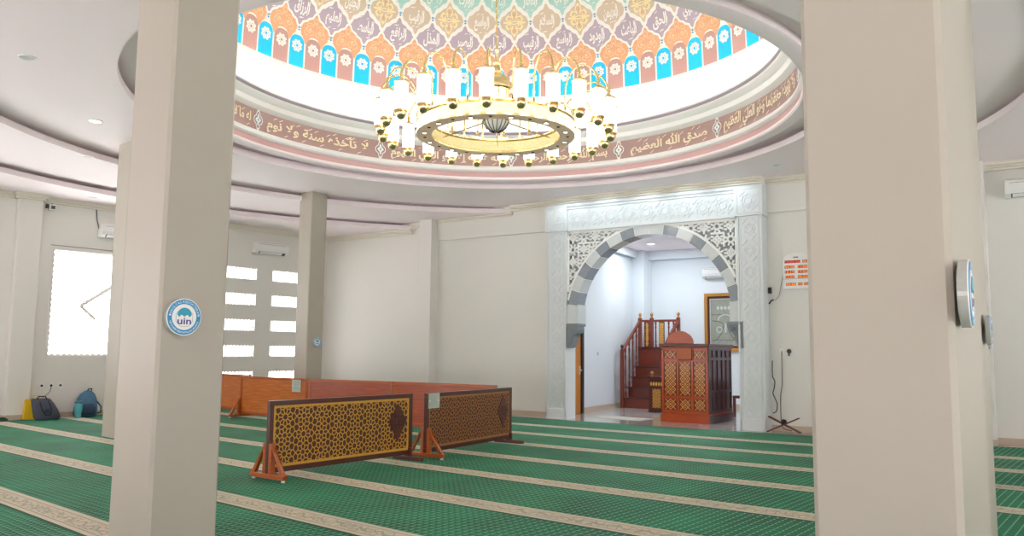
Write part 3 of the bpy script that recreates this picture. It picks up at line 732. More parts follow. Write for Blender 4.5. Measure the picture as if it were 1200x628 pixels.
# ------------------------------------------------------------------ divider screens
def rosette_cells(x0, x1, z0, z1, p=.25, w=.0125):
    """openings of a carved ten-fold rosette lattice: cells around rosette points, separated by bars w wide"""
    nx = round((x1-x0)/p); px = (x1-x0)/nx; nz = round((z1-z0)/(p*.86)); pz = (z1-z0)/nz
    pts = []
    def put(a, b, gap=.03):
        if not (x0-.06 < a < x1+.06 and z0-.06 < b < z1+.06): return
        if all(hypot(a-c, b-d) > gap for c, d in pts): pts.append((a, b))
    R = p*.5
    C = [(x0+(i+.5)*px, z0+(j+.5)*pz, (i+j) % 2 == 0) for i in range(-1, nx+1) for j in range(-1, nz+1)]
    for cx, cz, big in C: put(cx, cz)
    for cx, cz, big in C:
        n, r = (10, .56) if big else (8, .50)
        for k in range(n): a = 2*pi*k/n+pi/n*(big); put(cx+R*r*cos(a), cz+R*r*sin(a), .025)
    for cx, cz, big in C:
        n, r = (10, .93) if big else (8, .84)
        for k in range(n): a = 2*pi*k/n+(0 if big else pi/n); put(cx+R*r*cos(a), cz+R*r*sin(a), .034)
    out = []
    for a, b in pts:
        poly = [(x0, z0), (x1, z0), (x1, z1), (x0, z1)]
        for c, d in pts:
            dx, dz = c-a, d-b; l = hypot(dx, dz)
            if l < 1e-6 or l > .2: continue
            dx /= l; dz /= l; lim = a*dx+b*dz+l/2-w/2; new = []
            for k in range(len(poly)):
                P, Q = poly[k], poly[(k+1) % len(poly)]
                sp, sq = P[0]*dx+P[1]*dz-lim, Q[0]*dx+Q[1]*dz-lim
                if sp <= 0: new.append(P)
                if (sp < 0) != (sq < 0) and sp != sq:
                    t = sp/(sp-sq); new.append((P[0]+(Q[0]-P[0])*t, P[1]+(Q[1]-P[1])*t))
            poly = new
            if len(poly) < 3: break
        if len(poly) >= 3:
            ar = abs(sum(poly[k][0]*poly[(k+1) % len(poly)][1]-poly[(k+1) % len(poly)][0]*poly[k][1] for k in range(len(poly))))/2
            if ar > 8e-5: out.append(poly)
    return out
def stand(root, x):
    """triangular foot clamped on a panel end; the bar lies across the panel"""
    mb = MB(); mb.box(x-.035, x+.035, -.29, .29, .025, .075, 'teak'); st = mb.build('foot_bar', root, bevel=.006)
    for s in (1, -1):
        mb = MB(); mb.box(x-.03, x+.03, min(s*.026, s*.075), max(s*.026, s*.075), .075, .40, 'teak')
        mb.build('post', root, bevel=.005)
        mb = MB(); mb.prism([(s*.05, .40), (s*.075, .34), (s*.28, .075), (s*.22, .075)] if s > 0 else [(s*.22, .075), (s*.28, .075), (s*.075, .34), (s*.05, .40)], lambda a, b, d_: (x+d_, a, b), -.022, .022, 'teak'); mb.build('brace', root, bevel=.004)
        mb = MB(); mb.lathe([(.0, 0), (.02, 0), (.02, .025), (0, .025)], 'foot', (x, s*.26, .0), 10); mb.build('levelling_foot', root)
def divider(a, b, label, lattice=None, plank='plank'):
    ax, ay = a; bx_, by = b; L = hypot(bx_-ax, by-ay)
    r = empty('divider_screen', (ax, ay, .012), atan2(by-ay, bx_-ax), label, 'partition screen', 'wooden prayer hall dividers')
    wood = 'mahog' if lattice else 'teak'
    z0, z1, t = .075, .865, .024
    mb = MB(); mb.box(0, L, -t, t, z1-.055, z1, wood); mb.box(0, L, -t, t, z0, z0+.06, wood); mb.box(0, .06, -t, t, z0+.06, z1-.055, wood); mb.box(L-.06, L, -t, t, z0+.06, z1-.055, wood)
    mb.build('frame', r, bevel=.005)
    if lattice:
        mb = MB(); mb.box(.06, L-.06, -.012, .012, z0+.06, z1-.055, lattice); pn = mb.build('lattice_panel', r)
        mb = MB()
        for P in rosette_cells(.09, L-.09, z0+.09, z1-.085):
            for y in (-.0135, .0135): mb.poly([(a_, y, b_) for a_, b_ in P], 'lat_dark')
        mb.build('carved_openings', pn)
        xc = L-.27; zc = (z0+z1)/2+.05
        for y in (-.018, ):
            mb = MB(); mb.prism([(xc-.16, zc), (xc, zc-.26), (xc+.16, zc), (xc, zc+.23)], fxz, -.024, .024, 'mahog'); md = mb.build('diamond_plaque', r, bevel=.004)
            mb = MB()
            for q in range(6):
                aa = q*pi/3; mb.tube([(xc+.05*cos(aa)+px_, -.026, zc+.06*sin(aa)+pz_) for px_, pz_ in spiral(0, 0, .035, .008, aa, 1.1, 12)], .006, 'mahog', 5)
            mb.build('carving', md)
    else:
        mb = MB(); mb.box(.06, L-.06, -.012, .012, z0+.06, z1-.055, plank)
        mb.build('plank_panel', r)
    stand(r, .03)
    if lattice:
        mb = MB(); mb.box(L-.07, L-.02, -.26, .26, 0, .05, 'mahog'); mb.box(L-.065, L-.025, -.05, .05, .05, .16, 'mahog'); mb.build('foot_bar', r, bevel=.006)
    else: stand(r, L-.04)
    return r
divider((-7.72, 5.40), (-7.80, 7.68), 'nearest divider screen with bright gold carved lattice and dark frame', 'lat_gold')
divider((-7.72, 7.86), (-8.08, 10.15), 'second lattice divider behind the gold one, bronze toned with a pale notice', 'lat_bronze')
divider((-15.2, 9.93), (-13.06, 10.02), 'plain orange plank divider with a square notice at its upper right corner')
divider((-12.98, 9.97), (-11.03, 10.38), 'plain reddish plank divider between the noticed one and the angled one', plank='plank_red')
divider((-10.98, 10.36), (-8.76, 10.62), 'plain red plank divider standing directly behind the bronze lattice screen', plank='plank_red')
divider((-17.45, 10.55), (-15.6, 10.42), 'plain orange plank divider farthest from the arch, partly behind the left column')
def notice(loc_, rz, label, w=.17, h=.18):
    mb = MB(); mb.box(-w/2, w/2, -.004, 0, -h/2, h/2, 'paper'); o = mb.build('paper_notice')
    o.location = loc_; o.rotation_euler = (0, 0, rz); tag(o, label, 'notice')
    mb = MB(); mb.box(-w*.34, w*.34, -.0055, -.004, -h*.36, h*.38, 'paper2'); mb.build('print_area', o)
    for sx in (1, -1):
        mb = MB(); mb.box(sx*w*.4-.012, sx*w*.4+.012, -.007, -.004, -.012, .012, 'foot'); mb.build('clip', o)
a2 = atan2(10.15-7.86, -8.08+7.72)
notice((-7.72+.155*cos(a2)+.03*sin(a2), 7.86+.155*sin(a2)-.03*cos(a2), .012+.76), a2, 'pale green paper notice on the upper corner of the bronze lattice screen', .26, .2)
a3 = atan2(.09, 2.14)
notice((-15.2+1.83*cos(a3)+.03*sin(a3), 9.93+1.83*sin(a3)-.03*cos(a3), .012+.715), a3, 'pale square notice on the upper right of the orange plank divider', .26, .24)

# ------------------------------------------------------------------ chandelier
HX, HY, HZ = -7.52, 9.03, 4.62
ch = empty('chandelier', (HX, HY, HZ), 0, 'huge gold ring chandelier with glowing white lamps under the dome', 'chandelier')
mb = MB(); mb.lathe([(.95, .0), (1.18, .0), (1.18, .03), (1.16, .04), (1.16, .18), (1.19, .2), (1.19, .22), (.94, .22), (.94, .2), (.965, .18), (.965, .04), (.95, .03)],
                    ['gold_satin', 'gold', 'gold', 'gold_filigree', 'gold', 'gold', 'gold', 'gold', 'gold', 'gold_filigree', 'gold', 'gold'], n=72, closed=True)
ring = mb.build('ring', ch, smooth=2)
for k in range(24):
    a = 2*pi*k/24+.1; c = (1.065*cos(a), 1.065*sin(a), 0)
    mb = MB()
    if k % 2:
        mb.lathe([(.0, -.012), (.028, -.012), (.034, -.004), (.034, .0)], ['lamp', 'dark_metal', 'dark_metal'], c, 14)
    else:
        mb.lathe([(0, -.012), (.018, -.008), (.026, 0)], 'dark_metal', c, 12)
    mb.build('downlight' if k % 2 else 'boss', ring)
def lamp_parts(k):
    a = radians(-54.5+15*k); ux, uy = cos(a), sin(a)
    X, Y = 1.70*ux, 1.70*uy
    mb = MB(); mb.lathe([(0, -.075), (.035, -.068), (.06, -.045), (.078, -.005), (.08, .02), (.072, .03), (.09, .035), (.09, .055), (.0, .055)], 'gold', (X, Y, 0), 18); ball = mb.build('lamp_cup', ch, smooth=2)
    mb = MB(); mb.lathe([(0, .055), (.08, .055), (.09, .07), (.09, .41), (.08, .43), (0, .43)], 'lamp', (X, Y, 0), 18); mb.build('lamp_glass', ball, smooth=2)
    mb = MB(); mb.lathe([(.1, .425), (.105, .435), (.09, .455), (.05, .47), (.025, .49), (.02, .53), (.035, .54), (.02, .56), (.012, .62), (.0, .65)], 'gold', (X, Y, 0), 16); mb.build('lamp_cap', ball, smooth=2)
    P = []
    for j in range(15):
        t = pi*j/14; r = 1.44-.26*cos(t); P.append((r*ux, r*uy, .5+.33*sin(t)))
    P = [(1.18*ux, 1.18*uy, .21), (1.18*ux, 1.18*uy, .38)]+P
    mb = MB(); mb.tube(P, .014, 'gold', 6)
    mb.build('arm', ball, smooth=True)
for k in range(24): lamp_parts(k)
mb = MB(); mb.lathe([(0, -.01), (.03, -.005), (.09, .02), (.15, .07), (.185, .13), (.19, .16)], 'white', n=32)
bowl = mb.build('centre_bowl', ch, smooth=True, T=Matrix.Translation((0, 0, .08)))
mb = MB()
for k in range(16):
    a = 2*pi*k/16; mb.tube([(r*cos(a), r*sin(a), z+.075) for r, z in ((.03, -.008), (.09, .015), (.152, .066), (.188, .13), (.193, .16))], .006, 'dark_metal', 5)
mb.lathe([(.19, .23), (.215, .235), (.215, .27), (.19, .28)], 'gold', n=32); mb.build('bowl_ribs', bowl)
for k in range(6):
    a = radians(128+60*k); mb = MB(); mb.tube([(.2*cos(a), .2*sin(a), .25), (.96*cos(a), .96*sin(a), .12)], .011, 'gold', 6); mb.build('spoke', ch)
mb = MB(); mb.lathe([(0, .28), (.12, .28), (.12, .66), (0, .66)], 'lamp', n=24); mb.build('inner_lamp', ch, smooth=2)
for k in range(6):
    a = radians(20+60*k); mb = MB(); mb.lathe([(.018, .27), (.026, .3), (.016, .33), (.016, .7), (.026, .72)], 'gold', (.19*cos(a), .19*sin(a), 0), 10); mb.build('lantern_post', ch, smooth=2)
mb = MB(); mb.lathe([(.0, .70), (.22, .70), (.245, .72), (.245, .75), (.225, .77), (.22, .80), (.2, .86), (.16, .92), (.1, .96), (.075, .98), (.085, 1.0), (.06, 1.03), (.045, 1.1), (.06, 1.13), (.035, 1.16), (.028, 1.3), (.04, 1.33), (.02, 1.36), (.014, 1.5)], 'gold', n=28); mb.build('lantern_canopy', ch, smooth=2)
mb = MB(); mb.tube([(0, 0, 1.48), (-.08, -.08, 6.96)], .014, 'gold', 6)
for k in range(60): mb.lathe([(.01, -.02), (.022, 0), (.01, .02)], 'gold', (0-.08*k/60, -.08*k/60, 1.55+5.35*k/60), 6)
mb.build('chain', ch)
# cove lighting behind the ledge of the drum
mb = MB(); n = 120
vs = []
P = [(CX+4.45*cos(2*pi*k/n), CY+4.45*sin(2*pi*k/n), 5.935) for k in range(n+1)]
mb.tube(P, .018, 'led', 6, cap=False); tag(mb.build('cove_light_strip'), 'white light strip lying behind the ledge under the dome', 'light')

# ------------------------------------------------------------------ downlights
def downlight(x, y, z, on, label, r=.085):
    t = empty('downlight', (x, y, z), 0, label, 'ceiling light', 'recessed ceiling lights')
    mb = MB(); mb.lathe([(r*.8, -.003), (r*.86, -.012), (r, -.008), (r*1.02, 0)], 'white', n=24); mb.build('trim_ring', t, smooth=True)
    mb = MB(); mb.lathe([(0, -.004), (r*.82, -.004)], 'bulb' if on else 'off', n=24); mb.build('diffuser', t)
downlight(-10.25, 3.64, 4.85, False, 'unlit recessed light nearest the camera on the upper ceiling left of the column', .1)
downlight(-12.36, 5.38, 4.85, True, 'lit recessed light on the upper ceiling beside the left column', .1)
downlight(-14.08, 6.04, 4.69, False, 'unlit recessed light on the middle curved ceiling step')
downlight(-17.0, 7.45, 4.53, False, 'unlit recessed light on the lowest ceiling above the big bright window', .1)
downlight(-5.2, 14.2, 4.85, False, 'unlit recessed light in the ceiling right of the arch')
downlight(-10.26, 18.76, 4.3, True, 'lit round recessed light inside the arched alcove', .11)

# ------------------------------------------------------------------ round logo signs
def on_arc(mb, text, R, a_mid, span, h, m, y, top=True):
    """letters along an arc, read from the front (-y)"""
    ws = [max(.25, glyphs(c)[2][1]-glyphs(c)[2][0]+.1) if c != ' ' else .35 for c in text]; tot = sum(ws); acc = 0
    for c, w in zip(text, ws):
        t = (acc+w/2)/tot; acc += w
        if c == ' ': continue
        a = a_mid+(span/2-span*t)*(1 if top else -1)
        vs, fs, (x0, x1, y0, y1) = glyphs(c); k = h/.73; cx = (x0+x1)/2
        rot = a-pi/2 if top else a+pi/2
        def fn(px, py):
            lx, lz = (px-cx)*k, (py-.36)*k
            return (R*cos(a)+lx*cos(rot)-lz*sin(rot), y, R*sin(a)+lx*sin(rot)+lz*cos(rot))
        mb.add([fn(*p) for p in vs], fs, m)
def make_sign():
    s = empty('logo_sign', (0, 0, 0), 0, 'x', 'sign', 'round faculty signs on the columns')
    R = .105; n = 48
    ci = lambda r: [(r*cos(2*pi*k/n), r*sin(2*pi*k/n)) for k in range(n)]
    mb = MB(); mb.prism(ci(R), fxz, -.03, -.004, 'sign_side'); mb.prism(ci(R), fxz, -.0335, -.03, 'white'); mb.prism(ci(R*.8), fxz, -.004, 0, 'sign_side'); mb.build('disc', s)
    mb = MB(); mb.prism(ci(R*.955), fxz, -.035, -.033, 'blue'); b = mb.build('blue_ring', s)
    mb = MB(); mb.prism(ci(R*.70), fxz, -.0365, -.0345, 'white'); mb.build('centre', b)
    mb = MB(); on_arc(mb, 'FAKULTAS KEDOKTERAN', R*.825, pi/2, 3.0, .0145, 'white', -.0372); on_arc(mb, 'UIN SYARIF HIDAYATULLAH JAKARTA', R*.825, -pi/2, 2.6, .0115, 'white', -.0372, False)
    for q in (0.12, pi-.12):
        mb.poly([(R*.825*cos(q)+.005*cos(k*pi/4), -.0372, R*.825*sin(q)+.005*sin(k*pi/4)) for k in range(8)], 'white')
    mb.build('ring_lettering', s)
    mb = MB()
    hw = R*.41
    P = [(hw*cos(t), .012+hw*.95*sin(t)) for t in [pi*k/20 for k in range(21)]]
    zig = [(-hw*.75, .0), (-hw*.4, .014), (0, .002), (hw*.4, .014), (hw*.75, 0)]
    mb.prism(P+zig, fxz, -.0385, -.0365, 'sign_teal'); mb.build('dome_emblem', s)
    mb = MB(); fit_text(mb, 'uin', -R*.4, R*.4, -.042, -.004, lambda a, z: (a, -.038, z), 'purple', bold=.02); mb.build('emblem_lettering', s)
    mb = MB()
    H = [(R*.52*cos(q*pi/4+pi/8), R*.52*sin(q*pi/4+pi/8)-.003) for q in range(8)]
    for q in range(8): mb.bar(H[q], H[(q+1) % 8], .0015, -.0372, -.0365, 'grey_ink')
    mb.build('emblem_outline', s)
    return s
sg = make_sign()
spots = [(-4.345, 2.43, 1.625, 'round blue and white logo sign on the near left column'), (-14.1, 10.99, 1.60, 'small distant round blue logo sign on the far column before the back wall'),
         (-.468, 2.81, 1.64, 'large round sign seen nearly edge-on on the near right column'), (-.94, 6.6, 1.63, 'round sign seen edge-on behind the near right column'), (-1.5, 10.55, 1.63, 'smallest edge-on round sign on the farthest right-hand column')]
for k, (x, y, z, lab) in enumerate(spots):
    o = sg if k == 0 else copy_tree(sg); o.location = (x, y, z); o.rotation_euler = (0, 0, pi/2+(.095 if k > 1 else 0)); o['label'] = lab

# ------------------------------------------------------------------ pulpit, stairs, box, framed textile
def inlay(mb, x0, x1, z0, z1, y, p=.105):
    """gold diagonal trellis with little stars"""
    n = max(1, round((x1-x0)/p)); px = (x1-x0)/n; m = max(1, round((z1-z0)/px)); pz = (z1-z0)/m
    for i in range(n):
        for j in range(m):
            a, b = x0+i*px, z0+j*pz
            mb.bar((a, b), (a+px, b+pz), .012, y-.003, y, 'inlay'); mb.bar((a+px, b), (a, b+pz), .012, y-.003, y, 'inlay')
    for i in range(n+1):
        for j in range(m):
            a, b = x0+i*px, z0+(j+.5)*pz; r = .017
            if i in (0, n): continue
            mb.prism([(a+(r if k % 2 == 0 else r*.6)*cos(k*pi/4), b+(r if k % 2 == 0 else r*.6)*sin(k*pi/4)) for k in range(8)], fxz, y-.005, y, 'inlay')
    for i in range(n):
        for j in range(m+1):
            if j in (0, m): continue
            a, b = x0+(i+.5)*px, z0+j*pz; r = .017
            mb.prism([(a+(r if k % 2 == 0 else r*.6)*cos(k*pi/4), b+(r if k % 2 == 0 else r*.6)*sin(k*pi/4)) for k in range(8)], fxz, y-.005, y, 'inlay')
pu = empty('pulpit', (-8.25, 15.5, 0), radians(4.5), 'large carved mahogany pulpit box with gold trellis panels under the arch', 'pulpit')
PW, PD, PH_ = 1.02, 1.45, 1.64
mb = MB(); mb.box(.02, PW-.02, .03, PD-.02, .2, PH_-.06, 'pul'); mb.box(PW-.021, PW-.012, .05, PD-.02, .2, PH_-.06, 'pul_shade'); mb.build('carcass', pu)
mb = MB(); mb.box(-.02, PW+.03, -.02, PD, 0, .17, 'pul'); mb.box(-.005, PW+.015, -.005, PD, .17, .2, 'pul'); mb.box(PW+.029, PW+.034, -.015, PD, .0, .17, 'pul_shade'); mb.build('plinth', pu, bevel=.008)
mb = MB(); mb.box(-.04, PW+.05, -.05, PD+.03, PH_-.06, PH_, 'mahog'); mb.box(-.02, PW+.03, -.03, PD, PH_-.09, PH_-.06, 'pul'); mb.build('top', pu, bevel=.01)
mb = MB()
for x in (.0, .335, .655, .97): mb.box(x, x+.05, .0, .03, .2, PH_-.09, 'pul')
for z in (.2, .50, 1.27, 1.50): mb.box(0, PW, .0, .03, z, z+.05, 'pul')
mb.build('front_frame', pu, bevel=.004)
for x0, x1 in ((.05, .335), (.385, .655), (.705, .97)):
    for z0, z1 in ((.25, .50), (.55, 1.27), (1.32, 1.50)):
        if x0 == .385 and z0 == 1.32: continue
        mb = MB(); mb.box(x0+.015, x1-.015, .012, .03, z0+.015, z1-.015, 'stair'); o = mb.build('trellis_panel', pu)
        mb = MB(); inlay(mb, x0+.025, x1-.025, z0+.02, z1-.02, .012); mb.build('gold_trellis', o)
mb = MB(); mb.prism([(0, 1.29), (-.05, 1.31), (-.03, PH_-.09), (.02, PH_-.09)], lambda a, b, d_: (d_, a, b), .37, .68, 'teak'); mb.build('sloped_board', pu, bevel=.004)
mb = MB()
for k in range(6): y = .02+k*(PD-.09)/5; mb.box(PW-.012, PW+.012, y, y+.05, .2, PH_-.09, 'pul_shade')
for z in (.2, .62, 1.30, 1.50): mb.box(PW-.012, PW+.012, .02, PD-.02, z, z+.06, 'pul_shade')
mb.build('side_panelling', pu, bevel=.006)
mb = MB()
P = [(.28+.30*cos(t)+.12, PH_+.27*sin(t)) for t in [pi*k/24 for k in range(25)]]
mb.prism(P, fxz, .04, .075, 'pul'); mb.build('rounded_headboard', pu, bevel=.006)

st = empty('pulpit_stairs', (-11.0, 18.5, 0), radians(4), 'dark red wooden pulpit stairs with turned balusters against alcove wall', 'stairs')
SW = 1.12
for k in range(4):
    mb = MB(); z0, z1 = .27*k, .27*(k+1); mb.box(.04, SW-.04, .05+.22*k, 1.15, z0+.0, z1-.035, 'stair'); mb.box(.02, SW-.02, .02+.22*k, 1.16, z1-.035, z1, 'mahog'); mb.build('step', st, bevel=.005)
mb = MB(); mb.box(.04, SW-.04, .93, 1.16, 1.08, 1.56, 'stair'); mb.box(.02, SW-.02, .9, 1.2, 1.56, 1.6, 'mahog'); mb.build('seat', st, bevel=.006)
def newel(x, y, h, top):
    mb = MB(); mb.box(x-.045, x+.045, y-.045, y+.045, 0, h, 'stair'); nw = mb.build('newel_post', st, bevel=.008)
    mb = MB(); mb.lathe([(.045, 0), (.05, .02), (.025, .035), (.018, .05), (.04, .08), (.045, .11), (.03, .14), (.0, .16)], top, (x, y, h), 14); mb.build('finial', nw, smooth=2)
for x in (0.0, SW): newel(x, .0, 1.5, 'mahog'); newel(x, 1.1, 2.38, 'frame_gold')
newel(.34, 1.12, 2.38, 'frame_gold')
def baluster(x, y, z0, z1):
    h = z1-z0; mb = MB()
    mb.lathe([(.028, 0), (.028, .1*h), (.016, .14*h), (.026, .2*h), (.018, .3*h), (.022, .5*h), (.018, .7*h), (.027, .8*h), (.016, .86*h), (.026, .9*h), (.026, h)], 'stair', (x, y, z0), 10); mb.build('baluster', st, smooth=2)
for x in (0.0, SW):
    mb = MB(); mb.prism([(0, 1.42), (0, 1.5), (1.1, 2.36), (1.1, 2.28)], lambda a, b, d_: (d_, a, b), x-.035, x+.035, 'stair'); mb.build('handrail', st, bevel=.008)
    for k in range(4):
        y = .2+.22*k; baluster(x, y, .27*(k+1) if k < 4 else 1.1, 1.44+.78*y/1.0)
mb = MB(); mb.box(0, SW, 1.08, 1.14, 2.28, 2.34, 'stair'); mb.build('back_rail', st, bevel=.006)
for x in (.16, .26): baluster(x, 1.11, 1.6, 2.28)
for x0 in (.12, .56): 
    mb = MB(); mb.box(x0, x0+.15, 1.10, 1.13, 1.6, 2.28, 'mahog'); o = mb.build('lattice_slat', st); mb = MB(); inlay(mb, x0+.01, x0+.14, 1.62, 2.26, 1.10, .06); mb.build('gold_trellis', o)
for x in (.46, .84, .98): baluster(x, 1.11, 1.6, 2.28)

bxo = empty('wooden_stand', (-9.78, 17.72, 0), radians(4), 'small carved wooden stand with gold knob between stairs and pulpit', 'stand')
mb = MB(); mb.box(0, .55, 0, .42, .05, .80, 'mahog'); mb.build('carcass', bxo, bevel=.006)
mb = MB(); mb.box(-.03, .58, -.03, .45, .80, .86, 'mahog'); mb.box(-.02, .57, -.02, .44, 0, .07, 'mahog'); mb.build('top_and_base', bxo, bevel=.008)
mb = MB(); mb.box(.08, .33, -.008, 0, .1, .58, 'lat_dark'); o = mb.build('trellis_panel', bxo); mb = MB(); inlay(mb, .09, .32, .11, .57, -.008, .08); mb.build('gold_trellis', o)
mb = MB()
for k in range(6): mb.prism([(.06+.07*k+.03*cos(q*pi/4), .69+.05*sin(q*pi/4)) for q in range(8)], fxz, -.012, 0, 'inlay')
mb.build('gold_frieze', bxo)
mb = MB(); mb.lathe([(.03, 0), (.035, .02), (.018, .04), (.045, .08), (.035, .12), (0, .14)], 'frame_gold', (.06, .06, .86), 14); mb.build('knob', bxo, smooth=2)
mb = MB(); mb.box(.28, .46, .05, .25, .863, .878, 'paper'); o = mb.build('booklet'); o.location = (-9.78, 17.72, 0); o.rotation_euler = (0, 0, radians(4)); tag(o, 'pale booklet lying on the small wooden stand', 'booklet')

pic = empty('framed_textile', (-9.55, 20.44, 1.5), radians(4.67), 'tall gilt-framed grey embroidered textile on alcove back wall', 'picture')
mb = MB(); W, Hh = 1.15, 1.56
for a, b, c, d_ in ((0, W, 0, .09), (0, W, Hh-.09, Hh), (0, .09, .09, Hh-.09), (W-.09, W, .09, Hh-.09)): mb.box(a, b, -.06, 0, c, d_, 'frame_gold')
mb.build('frame', pic, bevel=.012)
mb = MB()
for a, b, c, d_ in ((.09, W-.09, .09, .15), (.09, W-.09, Hh-.15, Hh-.09), (.09, .15, .15, Hh-.15), (W-.15, W-.09, .15, Hh-.15)): mb.box(a, b, -.035, 0, c, d_, 'mahog')
for a, b, c, d_ in ((.15, W-.15, .15, .17), (.15, W-.15, Hh-.17, Hh-.15), (.15, .17, .17, Hh-.17), (W-.17, W-.15, .17, Hh-.17)): mb.box(a, b, -.04, 0, c, d_, 'art_light')
mb.build('inner_mount', pic)
mb = MB(); mb.box(.17, W-.17, -.02, 0, .17, Hh-.17, 'art'); tx = mb.build('textile', pic)
mb = MB(); f = lambda a, b: (a, -.022, b); xm = W/2
for k in range(5): mb.fan([(xm+(k-2)*.1+.04*cos(q*pi/5), 1.16+.05*sin(q*pi/5)) for q in range(10)], (xm+(k-2)*.1, 1.16), f, 'art_light', 1)
for sx in (-.17, .17): mb.ribbon([(xm+sx+.075*cos(q*pi/8), .58+.075*sin(q*pi/8)) for q in range(16)], .025, f, 'art_light', True)
mb.ribbon([(xm+.2*cos(t), .82+.16*sin(t)) for t in [pi*k/16 for k in range(17)]], .03, f, 'art_light')
mb.fan([(xm-.02, .5), (xm+.02, .5), (xm+.02, .74), (xm-.02, .74)], (xm, .6), f, 'art_light', 1)
for sx in (1, -1):
    mb.ribbon([(xm+sx*.04, .72), (xm+sx*.1, .5), (xm+sx*.2, .36), (xm+sx*.34, .26)], .02, f, 'art_dark'); mb.ribbon([(xm+sx*.06, .74), (xm+sx*.2, .8), (xm+sx*.36, .82)], .02, f, 'art_dark')
for z in (.98, .3): mb.ribbon([(xm-.38, z), (xm+.38, z)], .015, f, 'art_dark')
mb.build('embroidery', tx)

chr_ = empty('wooden_chair', (-7.42, 18.1, 0), radians(-12), 'dark red wooden chair glimpsed behind the right edge of the pulpit', 'chair')
mb = MB(); mb.box(-.25, .25, -.25, .25, .42, .48, 'rust'); mb.build('seat', chr_, bevel=.01)
mb = MB(); mb.box(-.25, .25, .2, .26, .55, 1.3, 'rust'); mb.build('backrest', chr_, bevel=.01)
for x in (-.22, .22):
    for y in (-.22, .22): mb = MB(); mb.box(x-.025, x+.025, y-.025, y+.025, 0, .42 if y < 0 else .56, 'rust'); mb.build('leg', chr_)
spk = empty('floor_loudspeaker', (-7.0, 17.2, 0), radians(5), 'black loudspeaker box on the floor beside the pulpit', 'loudspeaker')
mb = MB(); mb.box(-.17, .17, -.16, .16, 0, .85, 'black'); mb.build('cabinet', spk, bevel=.015)
mb = MB()
for z, r in ((.25, .12), (.62, .08)): mb.lathe([(.0, -.0), (r, -.0), (r, -.02), (r*.8, -.02), (r*.3, .0)], 'slot', (0, 0, 0), 20, T=Matrix.Translation((0, -.17, z)) @ Matrix.Rotation(pi/2, 4, 'X'))
mb.build('cone', spk)

# ------------------------------------------------------------------ air conditioners
def aircon(loc_, rz, label, w=.92):
    a = empty('air_conditioner', loc_, rz, label, 'air conditioner', 'wall air conditioners')
    mb = MB(); h = .29
    mb.prism([(0, 0), (-.13, .0), (-.19, .05), (-.21, .12), (-.2, .27), (-.17, h), (0, h)], lambda p_, q_, d_: (d_, p_, q_), -w/2, w/2, 'ac'); mb.build('casing', a, bevel=.012)
    mb = MB(); mb.prism([(-.135, -.004), (-.196, .048), (-.19, .06), (-.13, .01)], lambda p_, q_, d_: (d_, p_, q_), -w*.4, w*.4, 'slot'); mb.build('outlet_slot', a)
    mb = MB(); mb.prism([(-.15, .0), (-.205, .045), (-.20, .05), (-.145, .006)], lambda p_, q_, d_: (d_, p_, q_), -w*.38, w*.3, 'ac'); mb.build('louvre', a)
    mb = MB(); mb.box(-w*.42, w*.42, -.203, -.19, .235, .24, 'slot'); mb.build('panel_gap', a)
aircon((XL, 8.42, 3.82), pi/2, 'white air conditioner above the big bright window, half hidden by a column', .95)
aircon((XL, 12.25, 3.86), pi/2, 'white air conditioner above the rows of small pierced windows', .98)
nA = Matrix.Rotation(radians(4.67), 3, 'Z')
aircon((-9.1, 20.47, 3.46), radians(4.67), 'white air conditioner high on the alcove wall above the framed textile', .9)
v = Matrix.Rotation(FA, 3, 'Z') @ Vector((9.2, .36, 4.1)); aircon((FO[0]+v.x, FO[1]+v.y, 4.07), FA, 'white air conditioner at the right end of the back wall', .9)

# ------------------------------------------------------------------ small wall things
def cable(name, pts, label, r=.006, m='cable', cat='cable'):
    mb = MB()
    P = []
    for i in range(len(pts)-1):
        a, b = Vector(pts[i]), Vector(pts[i+1])
        for k in range(4): P.append(a.lerp(b, k/4))
    P.append(Vector(pts[-1])); 
    for _ in range(2): P = [P[0]]+[(P[i-1]+P[i]*2+P[i+1])/4 for i in range(1, len(P)-1)]+[P[-1]]
    mb.tube(P, r, m, 6); return tag(mb.build(name, smooth=True), label, cat)
cable('pipe_cable', [(XL+.02, 6.98, 4.35), (XL+.02, 6.98, 4.47), (XL+.02, 7.1, 4.5), (XL+.02, 7.75, 4.5), (XL+.02, 7.88, 4.46), (XL+.02, 7.9, 4.2), (XL+.04, 7.95, 4.0)], 'grey cable running along the left wall top down to the air conditioner', .012)
sp = empty('wall_bracket', (XL, 6.98, 4.32), pi/2, 'small white bracket with black end high beside the wall pilaster', 'bracket')
mb = MB(); mb.box(-.07, .07, -.06, 0, -.06, .07, 'ac'); mb.build('box', sp, bevel=.008)
mb = MB(); mb.box(-.12, -.07, -.05, -.01, -.02, .06, 'black'); mb.build('socket', sp)
mb = MB(); mb.box(-.03, .05, -.063, -.06, -.03, .04, 'cable'); mb.build('terminal', sp)
for k, y in enumerate((7.02, 7.2, 7.38)):
    s_ = empty('power_socket', (XL, y, .66), pi/2, ['first wall socket above the tote bag, nearest the pilaster', 'middle wall socket above the tote bag, with a charger cable', 'third wall socket above the tote bag, farthest from the pilaster'][k], 'socket', 'wall sockets above the tote bag')
    mb = MB(); mb.box(-.05, .05, -.012, 0, -.05, .05, 'ac'); mb.build('plate', s_, bevel=.004)
    mb = MB(); mb.lathe([(0, 0), (.025, 0), (.025, .004)], 'slot', (0, 0, 0), 12, T=Matrix.Translation((0, -.016, 0)) @ Matrix.Rotation(pi/2, 4, 'X')); mb.build('outlet', s_)
